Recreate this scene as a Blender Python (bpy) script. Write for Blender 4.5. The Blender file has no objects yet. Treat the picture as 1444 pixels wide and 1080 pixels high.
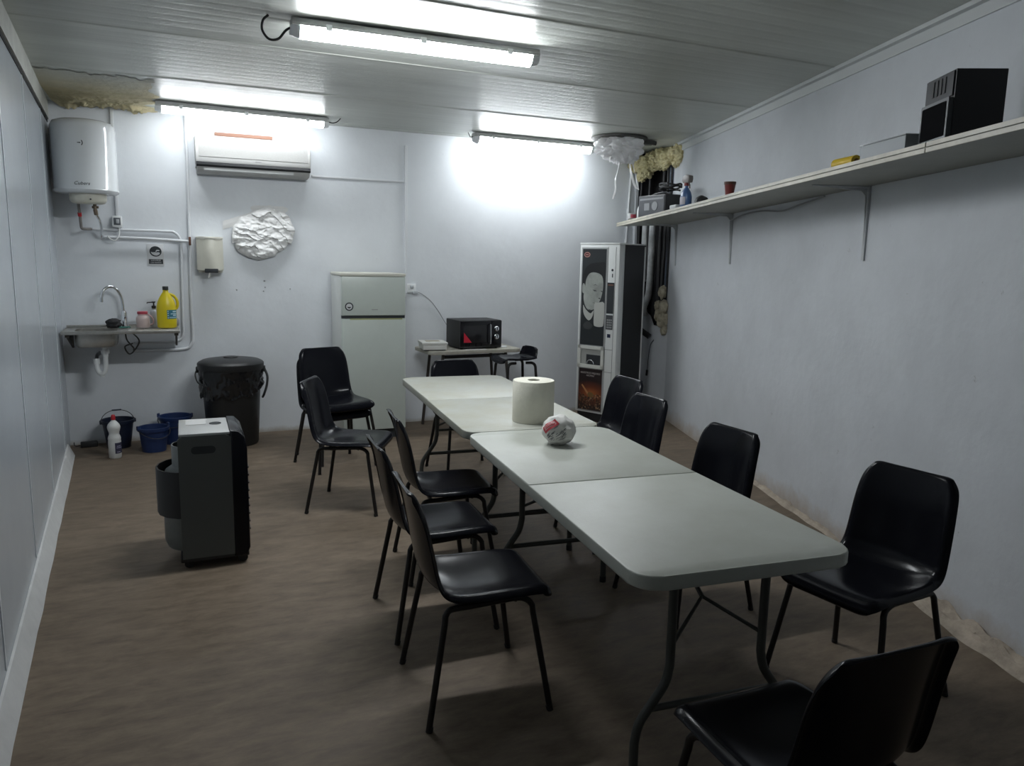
import bpy, bmesh, math, random
from mathutils import Vector, Matrix, noise

PI = math.pi
D = math.radians
scene = bpy.context.scene
COL = scene.collection
random.seed(7)

# ------------------------------------------------------------------ materials
MATS = {}


def mat(name, col, rough=0.5, metal=0.0, var=0.0, vscale=6.0, bump=0.0, bscale=40.0, spec=0.5,
        coat=0.0, vcol=None, stretch=(1, 1, 1), emit=0.0, trans=0.0, alpha=1.0, sss=0.0):
    if name in MATS:
        return MATS[name]
    m = bpy.data.materials.new(name)
    m.use_nodes = True
    nt = m.node_tree
    b = nt.nodes['Principled BSDF']
    c4 = (col[0], col[1], col[2], 1)
    b.inputs['Base Color'].default_value = c4
    b.inputs['Roughness'].default_value = rough
    b.inputs['Metallic'].default_value = metal
    b.inputs['Specular IOR Level'].default_value = spec
    b.inputs['Coat Weight'].default_value = coat
    b.inputs['Alpha'].default_value = alpha
    b.inputs['Transmission Weight'].default_value = trans
    if emit:
        b.inputs['Emission Color'].default_value = c4
        b.inputs['Emission Strength'].default_value = emit
    if var or bump:
        tc = nt.nodes.new('ShaderNodeTexCoord')
        mp = nt.nodes.new('ShaderNodeMapping')
        mp.inputs['Scale'].default_value = stretch
        nt.links.new(tc.outputs['Object'], mp.inputs['Vector'])
    if var:
        n = nt.nodes.new('ShaderNodeTexNoise')
        n.inputs['Scale'].default_value = vscale
        n.inputs['Detail'].default_value = 7
        n.inputs['Roughness'].default_value = 0.65
        nt.links.new(mp.outputs['Vector'], n.inputs['Vector'])
        r = nt.nodes.new('ShaderNodeValToRGB')
        r.color_ramp.elements[0].position = 0.32
        r.color_ramp.elements[1].position = 0.68
        if vcol is None:
            lo = tuple(max(0, c * (1 - var)) for c in col)
            hi = tuple(min(1, c * (1 + var)) for c in col)
        else:
            lo, hi = vcol, col
        r.color_ramp.elements[0].color = (*lo, 1)
        r.color_ramp.elements[1].color = (*hi, 1)
        nt.links.new(n.outputs['Fac'], r.inputs['Fac'])
        nt.links.new(r.outputs['Color'], b.inputs['Base Color'])
    if bump:
        n2 = nt.nodes.new('ShaderNodeTexNoise')
        n2.inputs['Scale'].default_value = bscale
        n2.inputs['Detail'].default_value = 5
        nt.links.new(mp.outputs['Vector'], n2.inputs['Vector'])
        bp = nt.nodes.new('ShaderNodeBump')
        bp.inputs['Strength'].default_value = bump
        bp.inputs['Distance'].default_value = 0.01
        nt.links.new(n2.outputs['Fac'], bp.inputs['Height'])
        nt.links.new(bp.outputs['Normal'], b.inputs['Normal'])
    MATS[name] = m
    return m


# ------------------------------------------------------------------ mesh builder
class B:
    """collects shapes into one mesh"""

    def __init__(self):
        self.bm = bmesh.new()
        self.mi = 0

    def _mark(self, faces):
        for f in faces:
            f.material_index = self.mi

    def _add(self, verts, faces, M=None):
        vs = [self.bm.verts.new(M @ Vector(v) if M else Vector(v)) for v in verts]
        fs = []
        for f in faces:
            try:
                fs.append(self.bm.faces.new([vs[i] for i in f]))
            except ValueError:
                pass
        self._mark(fs)
        return vs, fs

    def box(self, c, s, rz=0.0, bev=0.0, seg=2, M=None):
        sx, sy, sz = s[0] / 2, s[1] / 2, s[2] / 2
        v = [(x, y, z) for x in (-sx, sx) for y in (-sy, sy) for z in (-sz, sz)]
        f = [(0, 1, 3, 2), (4, 6, 7, 5), (0, 4, 5, 1), (2, 3, 7, 6), (0, 2, 6, 4), (1, 5, 7, 3)]
        T = Matrix.Translation(Vector(c)) @ Matrix.Rotation(rz, 4, 'Z')
        if M is not None:
            T = M @ T
        vs, fs = self._add(v, f, T)
        if bev:
            es = list({e for fc in fs for e in fc.edges})
            r = bmesh.ops.bevel(self.bm, geom=es, offset=bev, segments=seg, profile=0.5, affect='EDGES')
            self._mark(r['faces'])
        return self

    def prism(self, pts, h0, h1, M=None, bev=0.0, seg=2):
        """outline pts (x,y) extruded from z=h0 to h1, then M"""
        n = len(pts)
        v = [(p[0], p[1], h0) for p in pts] + [(p[0], p[1], h1) for p in pts]
        f = [tuple(range(n - 1, -1, -1)), tuple(range(n, 2 * n))]
        f += [(i, (i + 1) % n, n + (i + 1) % n, n + i) for i in range(n)]
        vs, fs = self._add(v, f, M)
        if bev:
            es = [e for e in {e for fc in fs[:2] for e in fc.edges}]
            r = bmesh.ops.bevel(self.bm, geom=es, offset=bev, segments=seg, profile=0.5, affect='EDGES')
            self._mark(r['faces'])
        return self

    def flat(self, pts, M=None):
        self._add(pts, [tuple(range(len(pts)))], M)
        return self

    def tube(self, path, r, seg=10, caps=True, r_end=None, flat=1.0):
        P = [Vector(p) for p in path]
        n = len(P)
        rings = []
        up = None
        for i, p in enumerate(P):
            if i == 0:
                t = P[1] - P[0]
            elif i == n - 1:
                t = P[-1] - P[-2]
            else:
                t = (P[i + 1] - p).normalized() + (p - P[i - 1]).normalized()
            t.normalize()
            if up is None:
                up = Vector((0, 0, 1)) if abs(t.z) < 0.9 else Vector((1, 0, 0))
            a = t.cross(up)
            if a.length < 1e-6:
                a = t.orthogonal()
            a.normalize()
            b = a.cross(t).normalized()
            up = b
            rr = r if r_end is None else r + (r_end - r) * i / (n - 1)
            rings.append([self.bm.verts.new(p + a * math.cos(2 * PI * k / seg) * rr * flat + b * math.sin(2 * PI * k / seg) * rr)
                          for k in range(seg)])
        fs = []
        for i in range(n - 1):
            for k in range(seg):
                fs.append(self.bm.faces.new((rings[i][k], rings[i][(k + 1) % seg], rings[i + 1][(k + 1) % seg], rings[i + 1][k])))
        if caps:
            fs.append(self.bm.faces.new(rings[0][::-1]))
            fs.append(self.bm.faces.new(rings[-1]))
        self._mark(fs)
        return self

    def cyl(self, a, b, r, seg=16, r2=None):
        return self.tube([a, b], r, seg, True, r2)

    def lathe(self, prof, c=(0, 0, 0), seg=28, M=None, wob=0.0, sx=1.0, sy=1.0):
        """prof: (r,z) from bottom to top"""
        T = Matrix.Translation(Vector(c))
        if M is not None:
            T = M @ T
        rings = []
        fs = []
        for (r, z) in prof:
            if r < 1e-5:
                rings.append([self.bm.verts.new(T @ Vector((0, 0, z)))])
            else:
                ring = []
                for k in range(seg):
                    a = 2 * PI * k / seg
                    rr = r * (1 + (wob * noise.noise(Vector((math.cos(a) * 2, math.sin(a) * 2, z * 14))) if wob else 0))
                    ring.append(self.bm.verts.new(T @ Vector((rr * math.cos(a) * sx, rr * math.sin(a) * sy, z))))
                rings.append(ring)
        for i in range(len(rings) - 1):
            A, Bq = rings[i], rings[i + 1]
            for k in range(seg):
                k2 = (k + 1) % seg
                if len(A) == 1 and len(Bq) == 1:
                    continue
                if len(A) == 1:
                    fs.append(self.bm.faces.new((A[0], Bq[k2], Bq[k])))
                elif len(Bq) == 1:
                    fs.append(self.bm.faces.new((A[k], A[k2], Bq[0])))
                else:
                    fs.append(self.bm.faces.new((A[k], A[k2], Bq[k2], Bq[k])))
        if len(rings[0]) > 1:
            fs.append(self.bm.faces.new(rings[0][::-1]))
        if len(rings[-1]) > 1:
            fs.append(self.bm.faces.new(rings[-1]))
        self._mark(fs)
        return self

    def grid(self, fn, nu, nv, closed_u=False):
        vs = [[self.bm.verts.new(Vector(fn(i / nu if closed_u else i / (nu - 1), j / (nv - 1)))) for i in range(nu)] for j in range(nv)]
        fs = []
        for j in range(nv - 1):
            for i in range(nu if closed_u else nu - 1):
                i2 = (i + 1) % nu
                fs.append(self.bm.faces.new((vs[j][i], vs[j][i2], vs[j + 1][i2], vs[j + 1][i])))
        self._mark(fs)
        return vs

    def blob(self, c, s, amp=0.2, freq=3.0, sub=3, seed=0.0, M=None, ridged=False):
        r = bmesh.ops.create_icosphere(self.bm, subdivisions=sub, radius=1.0)
        for v in r['verts']:
            q = v.co * freq + Vector((seed, seed * 1.7, -seed))
            k = noise.fractal(q, 1.0, 2.0, 4)
            if ridged:
                k = 0.6 - abs(k) * 2
            p = v.co * (1 + amp * k)
            p = Vector((p.x * s[0], p.y * s[1], p.z * s[2])) + Vector(c)
            v.co = M @ p if M is not None else p
        self._mark({f for v in r['verts'] for f in v.link_faces})
        return self

    def obj(self, name, mats, parent=None, smooth=True, angle=40, label=None):
        bm = self.bm
        bmesh.ops.recalc_face_normals(bm, faces=bm.faces)
        if smooth:
            for f in bm.faces:
                f.smooth = True
            lim = D(angle)
            for e in bm.edges:
                if len(e.link_faces) == 2:
                    e.smooth = e.calc_face_angle(0) < lim
        me = bpy.data.meshes.new(name)
        bm.to_mesh(me)
        bm.free()
        for m in (mats if isinstance(mats, (list, tuple)) else [mats]):
            me.materials.append(m)
        o = bpy.data.objects.new(name, me)
        COL.objects.link(o)
        if parent is not None:
            o.parent = parent
        if label:
            o['label'] = label
        return o


def thing(name, label, cat, loc=(0, 0, 0), rz=0.0, group=None):
    o = bpy.data.objects.new(name, None)
    o.empty_display_size = 0.1
    COL.objects.link(o)
    o.location = loc
    o.rotation_euler = (0, 0, rz)
    tag(o, label, cat, group)
    return o


def tag(o, label, cat, group=None, kind=None):
    o['label'] = label
    o['category'] = cat
    if group:
        o['group'] = group
    if kind:
        o['kind'] = kind
    return o


def struct(o):
    o['kind'] = 'structure'
    return o


def copy_tree(o, parent=None):
    c = o.copy()
    COL.objects.link(c)
    if parent is not None:
        c.parent = parent
    for ch in [x for x in scene.objects if x.parent == o]:
        copy_tree(ch, c)
    return c


def text(body, name, size, M, m, parent=None, align='CENTER', ext=0.0004, shear=0.0, sx=1.0):
    cu = bpy.data.curves.new(name, 'FONT')
    cu.body = body
    cu.size = size
    cu.align_x = align
    cu.align_y = 'CENTER'
    cu.extrude = ext
    cu.shear = shear
    cu.resolution_u = 3
    cu.materials.append(m)
    f = bpy.data.objects.new(name + '_font', cu)
    COL.objects.link(f)
    me = bpy.data.meshes.new_from_object(f.evaluated_get(bpy.context.evaluated_depsgraph_get()))
    bpy.data.objects.remove(f)
    bpy.data.curves.remove(cu)
    if not me.materials:
        me.materials.append(m)
    o = bpy.data.objects.new(name, me)
    COL.objects.link(o)
    if parent is not None:
        o.parent = parent
    o.matrix_basis = M @ Matrix.Diagonal((sx, 1, 1, 1))
    return o


def frame(o, x, z):
    """matrix with local x along x, local y along z (so a flat xy drawing stands on a wall)"""
    x = Vector(x).normalized()
    z = Vector(z).normalized()
    n = x.cross(z)
    M = Matrix((x, z, n)).transposed().to_4x4()
    M.translation = Vector(o)
    return M


def arc(c, r, a0, a1, n, ax, ay):
    ax, ay, c = Vector(ax), Vector(ay), Vector(c)
    return [c + ax * r * math.cos(a0 + (a1 - a0) * i / n) + ay * r * math.sin(a0 + (a1 - a0) * i / n) for i in range(n + 1)]


def smoothpath(pts, n=6):
    """Catmull-Rom through pts"""
    P = [Vector(p) for p in pts]
    P = [P[0] * 2 - P[1]] + P + [P[-1] * 2 - P[-2]]
    out = []
    for i in range(1, len(P) - 2):
        for k in range(n):
            t = k / n
            a, b, c, d = P[i - 1], P[i], P[i + 1], P[i + 2]
            out.append(0.5 * ((2 * b) + (c - a) * t + (2 * a - 5 * b + 4 * c - d) * t * t + (3 * b - a - 3 * c + d) * t ** 3))
    out.append(P[-2])
    return out


def rrect(w, h, r, n=5, cx=0, cy=0):
    pts = []
    for sx, sy, a in ((1, 1, 0), (-1, 1, PI / 2), (-1, -1, PI), (1, -1, 1.5 * PI)):
        for i in range(n + 1):
            t = a + PI / 2 * i / n
            pts.append((cx + sx * (w / 2 - r) + r * math.cos(t), cy + sy * (h / 2 - r) + r * math.sin(t)))
    return pts


def ell(cx, cy, rx, ry, n=24):
    return [(cx + rx * math.cos(2 * PI * i / n), cy + ry * math.sin(2 * PI * i / n)) for i in range(n)]

EXPOSURE = 2.28
LAMP = 14.0

# ------------------------------------------------------------------ camera (calibrated from the 1.84 m tables)
F_PX, YAW, PITCH, ROLL = 1077.9, 0.423286, 0.158416, -0.0201526
CAM = Vector((-1.13844, -1.64705, 1.58957))
cy_, sy_, cp_, sp_ = math.cos(YAW), math.sin(YAW), math.cos(PITCH), math.sin(PITCH)
fw = Vector((sy_ * cp_, cy_ * cp_, -sp_))
rt = Vector((cy_, -sy_, 0))
dn = fw.cross(rt)
rt2 = math.cos(ROLL) * rt + math.sin(ROLL) * dn
dn2 = -math.sin(ROLL) * rt + math.cos(ROLL) * dn
cm = Matrix((rt2, -dn2, -fw)).transposed().to_4x4()
cm.translation = CAM
cd = bpy.data.cameras.new('camera')
cd.sensor_fit = 'HORIZONTAL'
cd.sensor_width = 36.0
cd.lens = F_PX * 36.0 / 1444.0
cd.clip_start = 0.05
cam = bpy.data.objects.new('camera', cd)
cam.matrix_world = cm
COL.objects.link(cam)
scene.camera = cam

# ------------------------------------------------------------------ view and world
scene.view_settings.view_transform = 'Standard'
scene.view_settings.look = 'None'
scene.view_settings.gamma = 1.0
scene.view_settings.use_curve_mapping = False
scene.view_settings.exposure = EXPOSURE
w = bpy.data.worlds.new('world')
scene.world = w
w.use_nodes = True
w.node_tree.nodes['Background'].inputs['Color'].default_value = (0.5, 0.55, 0.6, 1)
w.node_tree.nodes['Background'].inputs['Strength'].default_value = 0.01

# ------------------------------------------------------------------ shared materials
M_white = mat('white_plastic', (0.72, 0.74, 0.74), 0.35)
M_offwhite = mat('yellowed_plastic', (0.62, 0.61, 0.53), 0.4, var=0.06, vscale=5)
M_black = mat('black_plastic', (0.0065, 0.0070, 0.0100), 0.21, spec=0.17)
M_blackmat = mat('matt_black', (0.012, 0.012, 0.013), 0.6)
M_darkmetal = mat('black_painted_steel', (0.012, 0.010, 0.009), 0.45, spec=0.35)
M_chrome = mat('chrome', (0.75, 0.76, 0.78), 0.12, 1.0)
M_steel = mat('worn_stainless_steel', (0.46, 0.45, 0.42), 0.36, 0.85, var=0.12, vscale=14)
M_cable = mat('black_cable', (0.02, 0.02, 0.022), 0.5)
M_wcable = mat('white_cable', (0.66, 0.67, 0.66), 0.5)
M_pipe = mat('white_painted_pipe', (0.68, 0.70, 0.72), 0.4)
M_red = mat('red_plastic', (0.45, 0.02, 0.03), 0.35)
M_print_dark = mat('dark_print', (0.02, 0.024, 0.028), 0.6)
M_paper = mat('white_paper', (0.74, 0.73, 0.70), 0.8, bump=0.1, bscale=60)


def wall_mat(name, col, rough, bump, bscale, dirt_h, dirt=(0.30, 0.22, 0.15), streak=0.07, coat=0.0, marks=0.0):
    """painted wall: uneven paint, and a band of damp and dirt where it meets the floor"""
    m = bpy.data.materials.new(name)
    m.use_nodes = True
    nt = m.node_tree
    N, L = nt.nodes, nt.links
    b = N['Principled BSDF']
    b.inputs['Roughness'].default_value = rough
    b.inputs['Coat Weight'].default_value = coat
    tc = N.new('ShaderNodeTexCoord')
    n = N.new('ShaderNodeTexNoise')
    n.inputs['Scale'].default_value = 1.7
    n.inputs['Detail'].default_value = 8
    n.inputs['Roughness'].default_value = 0.6
    L.new(tc.outputs['Object'], n.inputs['Vector'])
    r = N.new('ShaderNodeValToRGB')
    r.color_ramp.elements[0].position = 0.3
    r.color_ramp.elements[1].position = 0.7
    r.color_ramp.elements[0].color = (*[c * (1 - streak) for c in col], 1)
    r.color_ramp.elements[1].color = (*[min(1, c * (1 + streak)) for c in col], 1)
    L.new(n.outputs['Fac'], r.inputs['Fac'])
    last = r.outputs['Color']
    if marks:
        # scattered scuffs and small chips in the paint
        n4 = N.new('ShaderNodeTexNoise')
        n4.inputs['Scale'].default_value = 17.0
        n4.inputs['Detail'].default_value = 9
        n4.inputs['Roughness'].default_value = 0.72
        L.new(tc.outputs['Object'], n4.inputs['Vector'])
        m4 = N.new('ShaderNodeMapRange')
        m4.inputs['From Min'].default_value = 0.655
        m4.inputs['From Max'].default_value = 0.72
        m4.inputs['To Max'].default_value = marks
        L.new(n4.outputs['Fac'], m4.inputs['Value'])
        x4 = N.new('ShaderNodeMix')
        x4.data_type = 'RGBA'
        L.new(m4.outputs['Result'], x4.inputs['Factor'])
        L.new(last, x4.inputs['A'])
        x4.inputs['B'].default_value = (0.22, 0.22, 0.21, 1)
        last = x4.outputs['Result']
    if dirt_h:
        sx = N.new('ShaderNodeSeparateXYZ')
        L.new(tc.outputs['Object'], sx.inputs[0])
        n3 = N.new('ShaderNodeTexNoise')
        n3.inputs['Scale'].default_value = 5.0
        n3.inputs['Detail'].default_value = 9
        n3.inputs['Roughness'].default_value = 0.7
        L.new(tc.outputs['Object'], n3.inputs['Vector'])
        ma = N.new('ShaderNodeMath')
        ma.operation = 'MULTIPLY_ADD'
        ma.inputs[1].default_value = -2.6 * dirt_h
        L.new(n3.outputs['Fac'], ma.inputs[0])
        L.new(sx.outputs['Z'], ma.inputs[2])
        mr = N.new('ShaderNodeMapRange')
        mr.inputs['From Min'].default_value = -1.3 * dirt_h
        mr.inputs['From Max'].default_value = 0.0
        mr.inputs['To Min'].default_value = 0.85
        mr.inputs['To Max'].default_value = 0.0
        L.new(ma.outputs[0], mr.inputs['Value'])
        mx = N.new('ShaderNodeMix')
        mx.data_type = 'RGBA'
        L.new(mr.outputs['Result'], mx.inputs['Factor'])
        L.new(last, mx.inputs['A'])
        mx.inputs['B'].default_value = (*dirt, 1)
        last = mx.outputs['Result']
    L.new(last, b.inputs['Base Color'])
    if bump:
        n2 = N.new('ShaderNodeTexNoise')
        n2.inputs['Scale'].default_value = bscale
        n2.inputs['Detail'].default_value = 6
        L.new(tc.outputs['Object'], n2.inputs['Vector'])
        bp = N.new('ShaderNodeBump')
        bp.inputs['Strength'].default_value = bump
        bp.inputs['Distance'].default_value = 0.02
        L.new(n2.outputs['Fac'], bp.inputs['Height'])
        L.new(bp.outputs['Normal'], b.inputs['Normal'])
    return m


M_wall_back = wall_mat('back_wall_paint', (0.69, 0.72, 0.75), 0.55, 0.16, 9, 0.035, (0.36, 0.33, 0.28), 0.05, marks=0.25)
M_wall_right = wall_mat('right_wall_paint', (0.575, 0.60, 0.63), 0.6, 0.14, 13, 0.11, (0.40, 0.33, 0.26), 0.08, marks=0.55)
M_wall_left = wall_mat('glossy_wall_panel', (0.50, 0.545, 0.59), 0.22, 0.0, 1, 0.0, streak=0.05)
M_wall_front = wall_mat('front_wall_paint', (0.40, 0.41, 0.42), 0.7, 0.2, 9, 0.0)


def floor_mat():
    m = bpy.data.materials.new('worn_brown_floor')
    m.use_nodes = True
    nt = m.node_tree
    N, L = nt.nodes, nt.links
    b = N['Principled BSDF']
    tc = N.new('ShaderNodeTexCoord')
    mp = N.new('ShaderNodeMapping')
    mp.inputs['Scale'].default_value = (1.5, 4.2, 1)
    L.new(tc.outputs['Object'], mp.inputs['Vector'])
    n = N.new('ShaderNodeTexNoise')
    n.inputs['Scale'].default_value = 3.4
    n.inputs['Detail'].default_value = 12
    n.inputs['Roughness'].default_value = 0.74
    n.inputs['Distortion'].default_value = 0.3
    L.new(mp.outputs['Vector'], n.inputs['Vector'])
    r = N.new('ShaderNodeValToRGB')
    r.color_ramp.elements[0].position = 0.3
    r.color_ramp.elements[0].color = (0.098, 0.073, 0.050, 1)
    r.color_ramp.elements[1].position = 0.72
    r.color_ramp.elements[1].color = (0.225, 0.178, 0.130, 1)
    e = r.color_ramp.elements.new(0.5)
    e.color = (0.160, 0.123, 0.088, 1)
    L.new(n.outputs['Fac'], r.inputs['Fac'])
    n2 = N.new('ShaderNodeTexNoise')
    n2.inputs['Scale'].default_value = 1.1
    n2.inputs['Detail'].default_value = 4
    L.new(tc.outputs['Object'], n2.inputs['Vector'])
    mx = N.new('ShaderNodeMix')
    mx.data_type = 'RGBA'
    mx.blend_type = 'OVERLAY'
    mx.inputs['Factor'].default_value = 0.35
    L.new(r.outputs['Color'], mx.inputs['A'])
    L.new(n2.outputs['Fac'], mx.inputs['B'])
    L.new(mx.outputs['Result'], b.inputs['Base Color'])
    rr = N.new('ShaderNodeMapRange')
    rr.inputs['To Min'].default_value = 0.45
    rr.inputs['To Max'].default_value = 0.8
    L.new(n.outputs['Fac'], rr.inputs['Value'])
    L.new(rr.outputs['Result'], b.inputs['Roughness'])
    b.inputs['Specular IOR Level'].default_value = 0.3
    bp = N.new('ShaderNodeBump')
    bp.inputs['Strength'].default_value = 0.2
    bp.inputs['Distance'].default_value = 0.01
    L.new(n.outputs['Fac'], bp.inputs['Height'])
    L.new(bp.outputs['Normal'], b.inputs['Normal'])
    return m


# ------------------------------------------------------------------ room shell
H = 2.75
YB = 5.5
YF = -3.2


def xl(y):
    return -1.66 - 0.05 * y


def xr(y):
    return 1.9 + 0.335 * y


b = B()
b.box((0.8, 1.2, -0.05), (7.4, 9.4, 0.1))
struct(b.obj('floor', floor_mat(), smooth=False))

# ceiling: long sheet panels with shallow ribs, seams running along the back wall
prof = []
y = YF - 0.15
seams = [0.75 + 1.15 * k for k in range(-4, 5)]
k = 0
while y < YB + 0.15:
    z = H
    ds = min(abs(y - s) for s in seams)
    if ds < 0.012:
        z = H - 0.004
    elif k % 4 == 0:
        z = H + 0.0007
    prof.append((y, z))
    y += 0.0125 if any(-0.03 < y - s < 0.02 for s in seams) else 0.025
    k += 1
b = B()
pts = prof + [(YB + 0.2, H + 0.12), (YF - 0.2, H + 0.12)]
M = Matrix(((0, 0, 1, 0), (1, 0, 0, 0), (0, 1, 0, 0), (0, 0, 0, 1)))
b.prism(pts, -2.4, 4.4, M)
M_ceil = mat('painted_ceiling_sheet', (0.53, 0.55, 0.51), 0.36, var=0.10, vscale=1.6, stretch=(0.5, 3, 1), spec=0.28)
struct(b.obj('ceiling', M_ceil, smooth=False))

b = B()
b.box((0.9, YB + 0.06, H / 2), (5.7, 0.12, H + 0.02))
struct(b.obj('wall_back', M_wall_back, smooth=False))

b = B()
b.prism([(xl(YF - .1), YF - .1), (xl(YB + .1), YB + .1), (xl(YB + .1) - .12, YB + .1), (xl(YF - .1) - .12, YF - .1)], 0, H)
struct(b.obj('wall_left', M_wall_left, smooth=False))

b = B()
b.prism([(xr(YF - .1), YF - .1), (xr(YF - .1) + .12, YF - .1), (xr(YB + .1) + .12, YB + .1), (xr(YB + .1), YB + .1)], 0, H)
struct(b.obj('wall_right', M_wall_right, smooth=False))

b = B()
b.box((-0.3, YF - 0.06, H / 2), (2.6, 0.12, H))
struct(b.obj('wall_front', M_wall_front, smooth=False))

# splayed corner wall with a broken-out opening
P1, P2 = Vector((3.475, YB, 0)), Vector((3.522, 4.84, 0))
cdir = (P2 - P1)
CW = cdir.length
cdir.normalize()
cn = Vector((-cdir.y, cdir.x, 0))      # into the room is the side of the camera
if cn.dot(CAM - P1) < 0:
    cn = -cn
CM = frame(P1, cdir, (0, 0, 1))        # local x along the wall, y up, z = normal
if Vector(CM.col[2][:3]).dot(cn) < 0:
    flip = -1
else:
    flip = 1
hole = [(CW, 0.93), (0.60 * CW, 0.95), (0.52 * CW, 1.04), (0.42 * CW, 1.08), (0.36 * CW, 1.2), (0.22 * CW, 1.27), (0.16 * CW, 1.42),
        (0.07 * CW, 1.55), (0.05 * CW, 2.0), (0.045 * CW, 2.75)]
b = B()
b.prism([(0, 0), (CW, 0)] + hole + [(0, 2.75)], -0.03 * flip, 0, CM)
struct(b.obj('wall_corner', M_wall_right, smooth=False))
M_niche_shade = mat('hollow_shade', (0.018, 0.018, 0.02), 0.85, var=0.4, vscale=9)  # dark lining sheet, the shade of the hollow is put into its colour
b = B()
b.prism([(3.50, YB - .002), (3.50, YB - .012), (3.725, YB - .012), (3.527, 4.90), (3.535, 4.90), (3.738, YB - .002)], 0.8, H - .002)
struct(b.obj('wall_niche_shade', M_niche_shade, smooth=False))

# concrete kerb along the left wall, white
b = B()
n = 40
M_kerb = mat('white_kerb_paint', (0.60, 0.61, 0.61), 0.6, var=0.08, vscale=8, bump=0.3, bscale=25)


def kerb(i, j):
    y = YF + (5.12 - YF) * j
    wob = 0.006 * noise.noise(Vector((0, y * 3, 1)))
    P = [(xl(y) + 0.001, 0.098), (xl(y) + 0.010, 0.094 + wob), (xl(y) + 0.046 + wob, 0.012), (xl(y) + 0.05 + wob, 0.0), (xl(y) + 0.001, 0.0)]
    p = P[int(round(i * 5)) % 5]
    return (p[0], y, p[1])


vs = b.grid(kerb, 5, n, closed_u=True)
b.bm.faces.new(vs[0])
b.bm.faces.new(vs[-1])
struct(b.obj('baseboard_left', M_kerb, angle=30))

# upper strip of the left wall with its dark gap
b = B()
b.prism([(xl(YF), YF), (xl(YF) + .014, YF), (xl(YB) + .014, YB - .001), (xl(YB), YB - .001)], 2.605, H - .001)
M_trim = mat('aged_white_trim', (0.50, 0.51, 0.47), 0.5, var=0.16, vscale=5)
struct(b.obj('trim_1', M_trim, smooth=False))
b = B()
b.prism([(xl(YF), YF), (xl(YF) + .004, YF), (xl(YB) + .004, YB - .001), (xl(YB), YB - .001)], 2.583, 2.604)
struct(b.obj('trim_2', mat('gap_shadowed', (0.02, 0.02, 0.02), 0.9), smooth=False))
# panel joints on the left wall
for i, yy in enumerate((-0.9, 0.25, 1.40, 2.55, 3.70, 4.85)):
    b = B()
    b.prism([(xl(yy - .011), yy - .011), (xl(yy - .011) + .003, yy - .011), (xl(yy + .011) + .003, yy + .011), (xl(yy + .011), yy + .011)], 0.11, 2.583)
    struct(b.obj('trim_%d' % (i + 3), mat('panel_joint', (0.60, 0.64, 0.68), 0.3), smooth=False))
# angle strip where right wall meets ceiling
b = B()
dx = 1.055
b.prism([(xr(YF), YF), (xr(YF) - .045 * dx, YF), (xr(4.83) - .045 * dx, 4.83), (xr(4.83), 4.83)], H - .022, H - .001)
b.prism([(xr(YF), YF), (xr(YF) - .012 * dx, YF), (xr(4.83) - .012 * dx, 4.83), (xr(4.83), 4.83)], H - .075, H - .021)
struct(b.obj('trim_9', mat('ceiling_angle', (0.60, 0.62, 0.62), 0.4), smooth=False))
# board edge on the back wall: vertical cover strip and horizontal cover strip
b = B()
b.box((-0.935, YB - .002, 1.83), (0.035, .004, 1.76))
struct(b.obj('trim_10', M_wall_back, smooth=False))
b = B()
b.box((0.51, YB - .009, 2.30), (0.86, .018, 0.018), bev=.004)
struct(b.obj('trim_11', M_pipe, smooth=False))
b = B()
b.box((0.945, YB - .012, 2.15), (0.026, .024, 0.96), bev=.004)
b.box((0.945, YB - .009, 1.45), (0.018, .018, 0.46), bev=.004)
struct(b.obj('trim_12', M_pipe, smooth=False))

# ------------------------------------------------------------------ fluorescent lamps
M_lens = mat('lit_lamp_cover', (0.93, 0.97, 1.0), 0.3, emit=LAMP)
M_lensend = mat('pale_lamp_end', (0.85, 0.88, 0.90), 0.25)
M_tray = mat('grey_lamp_tray', (0.46, 0.47, 0.46), 0.5)


def lamp(c, rz, L, zb, label, cable, hook, power):
    t = thing('fluorescent_lamp', label, 'ceiling lamp', (c[0], c[1], zb), rz, 'sealed fluorescent lamps under the ceiling')
    top = H - zb - .004
    b = B()
    M = Matrix(((0, 0, 1, 0), (1, 0, 0, 0), (0, 1, 0, 0), (0, 0, 0, 1)))
    tr = [(-.048, top - .005), (-.058, top - .028), (-.058, top - .040), (.058, top - .040), (.058, top - .028), (.048, top - .005)]
    b.prism(tr, -L / 2 + .01, L / 2 - .01, M)
    b.obj('tray', M_tray, t, smooth=False)
    h = top - .040
    prof = [(-.054, h)] + [(-.054 + .108 * k / 8, h - (h - .0) * math.sin(PI * k / 8) ** 0.55) for k in range(1, 8)] + [(.054, h)]
    b = B()
    b.prism(prof, -L / 2 + .05, L / 2 - .05, M)
    b.obj('diffuser', mat('lit_lamp_cover_%d' % round(power * 10), (0.93, 0.97, 1.0), 0.3, emit=LAMP * power), t, smooth=False)
    for s in (-1, 1):
        b = B()
        a = [(s * (L / 2 - .05)), s * (L / 2 - .005)]
        p2 = [(x * .8, h - (h - z) * .75) for x, z in prof]
        n = len(prof)
        v = [(a[0], x, z) for x, z in prof] + [(a[1], x, z) for x, z in p2]
        b._add(v, [tuple(range(n)), tuple(range(n, 2 * n))] + [(i, (i + 1) % n, n + (i + 1) % n, n + i) for i in range(n)])
        b.obj('end_cap', M_lensend, t, angle=30)
    for k in range(3):
        for s in (-1, 1):
            b = B()
            b.box(((k - 1) * L * .36, s * .059, h + .002), (.03, .006, .03), bev=.002)
            b.obj('clip', M_white, t)
    if cable:
        b = B()
        b.tube(smoothpath(cable, 6), .006 if hook else .004, 8)
        b.obj('cable', M_cable, t)
    return t


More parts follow.
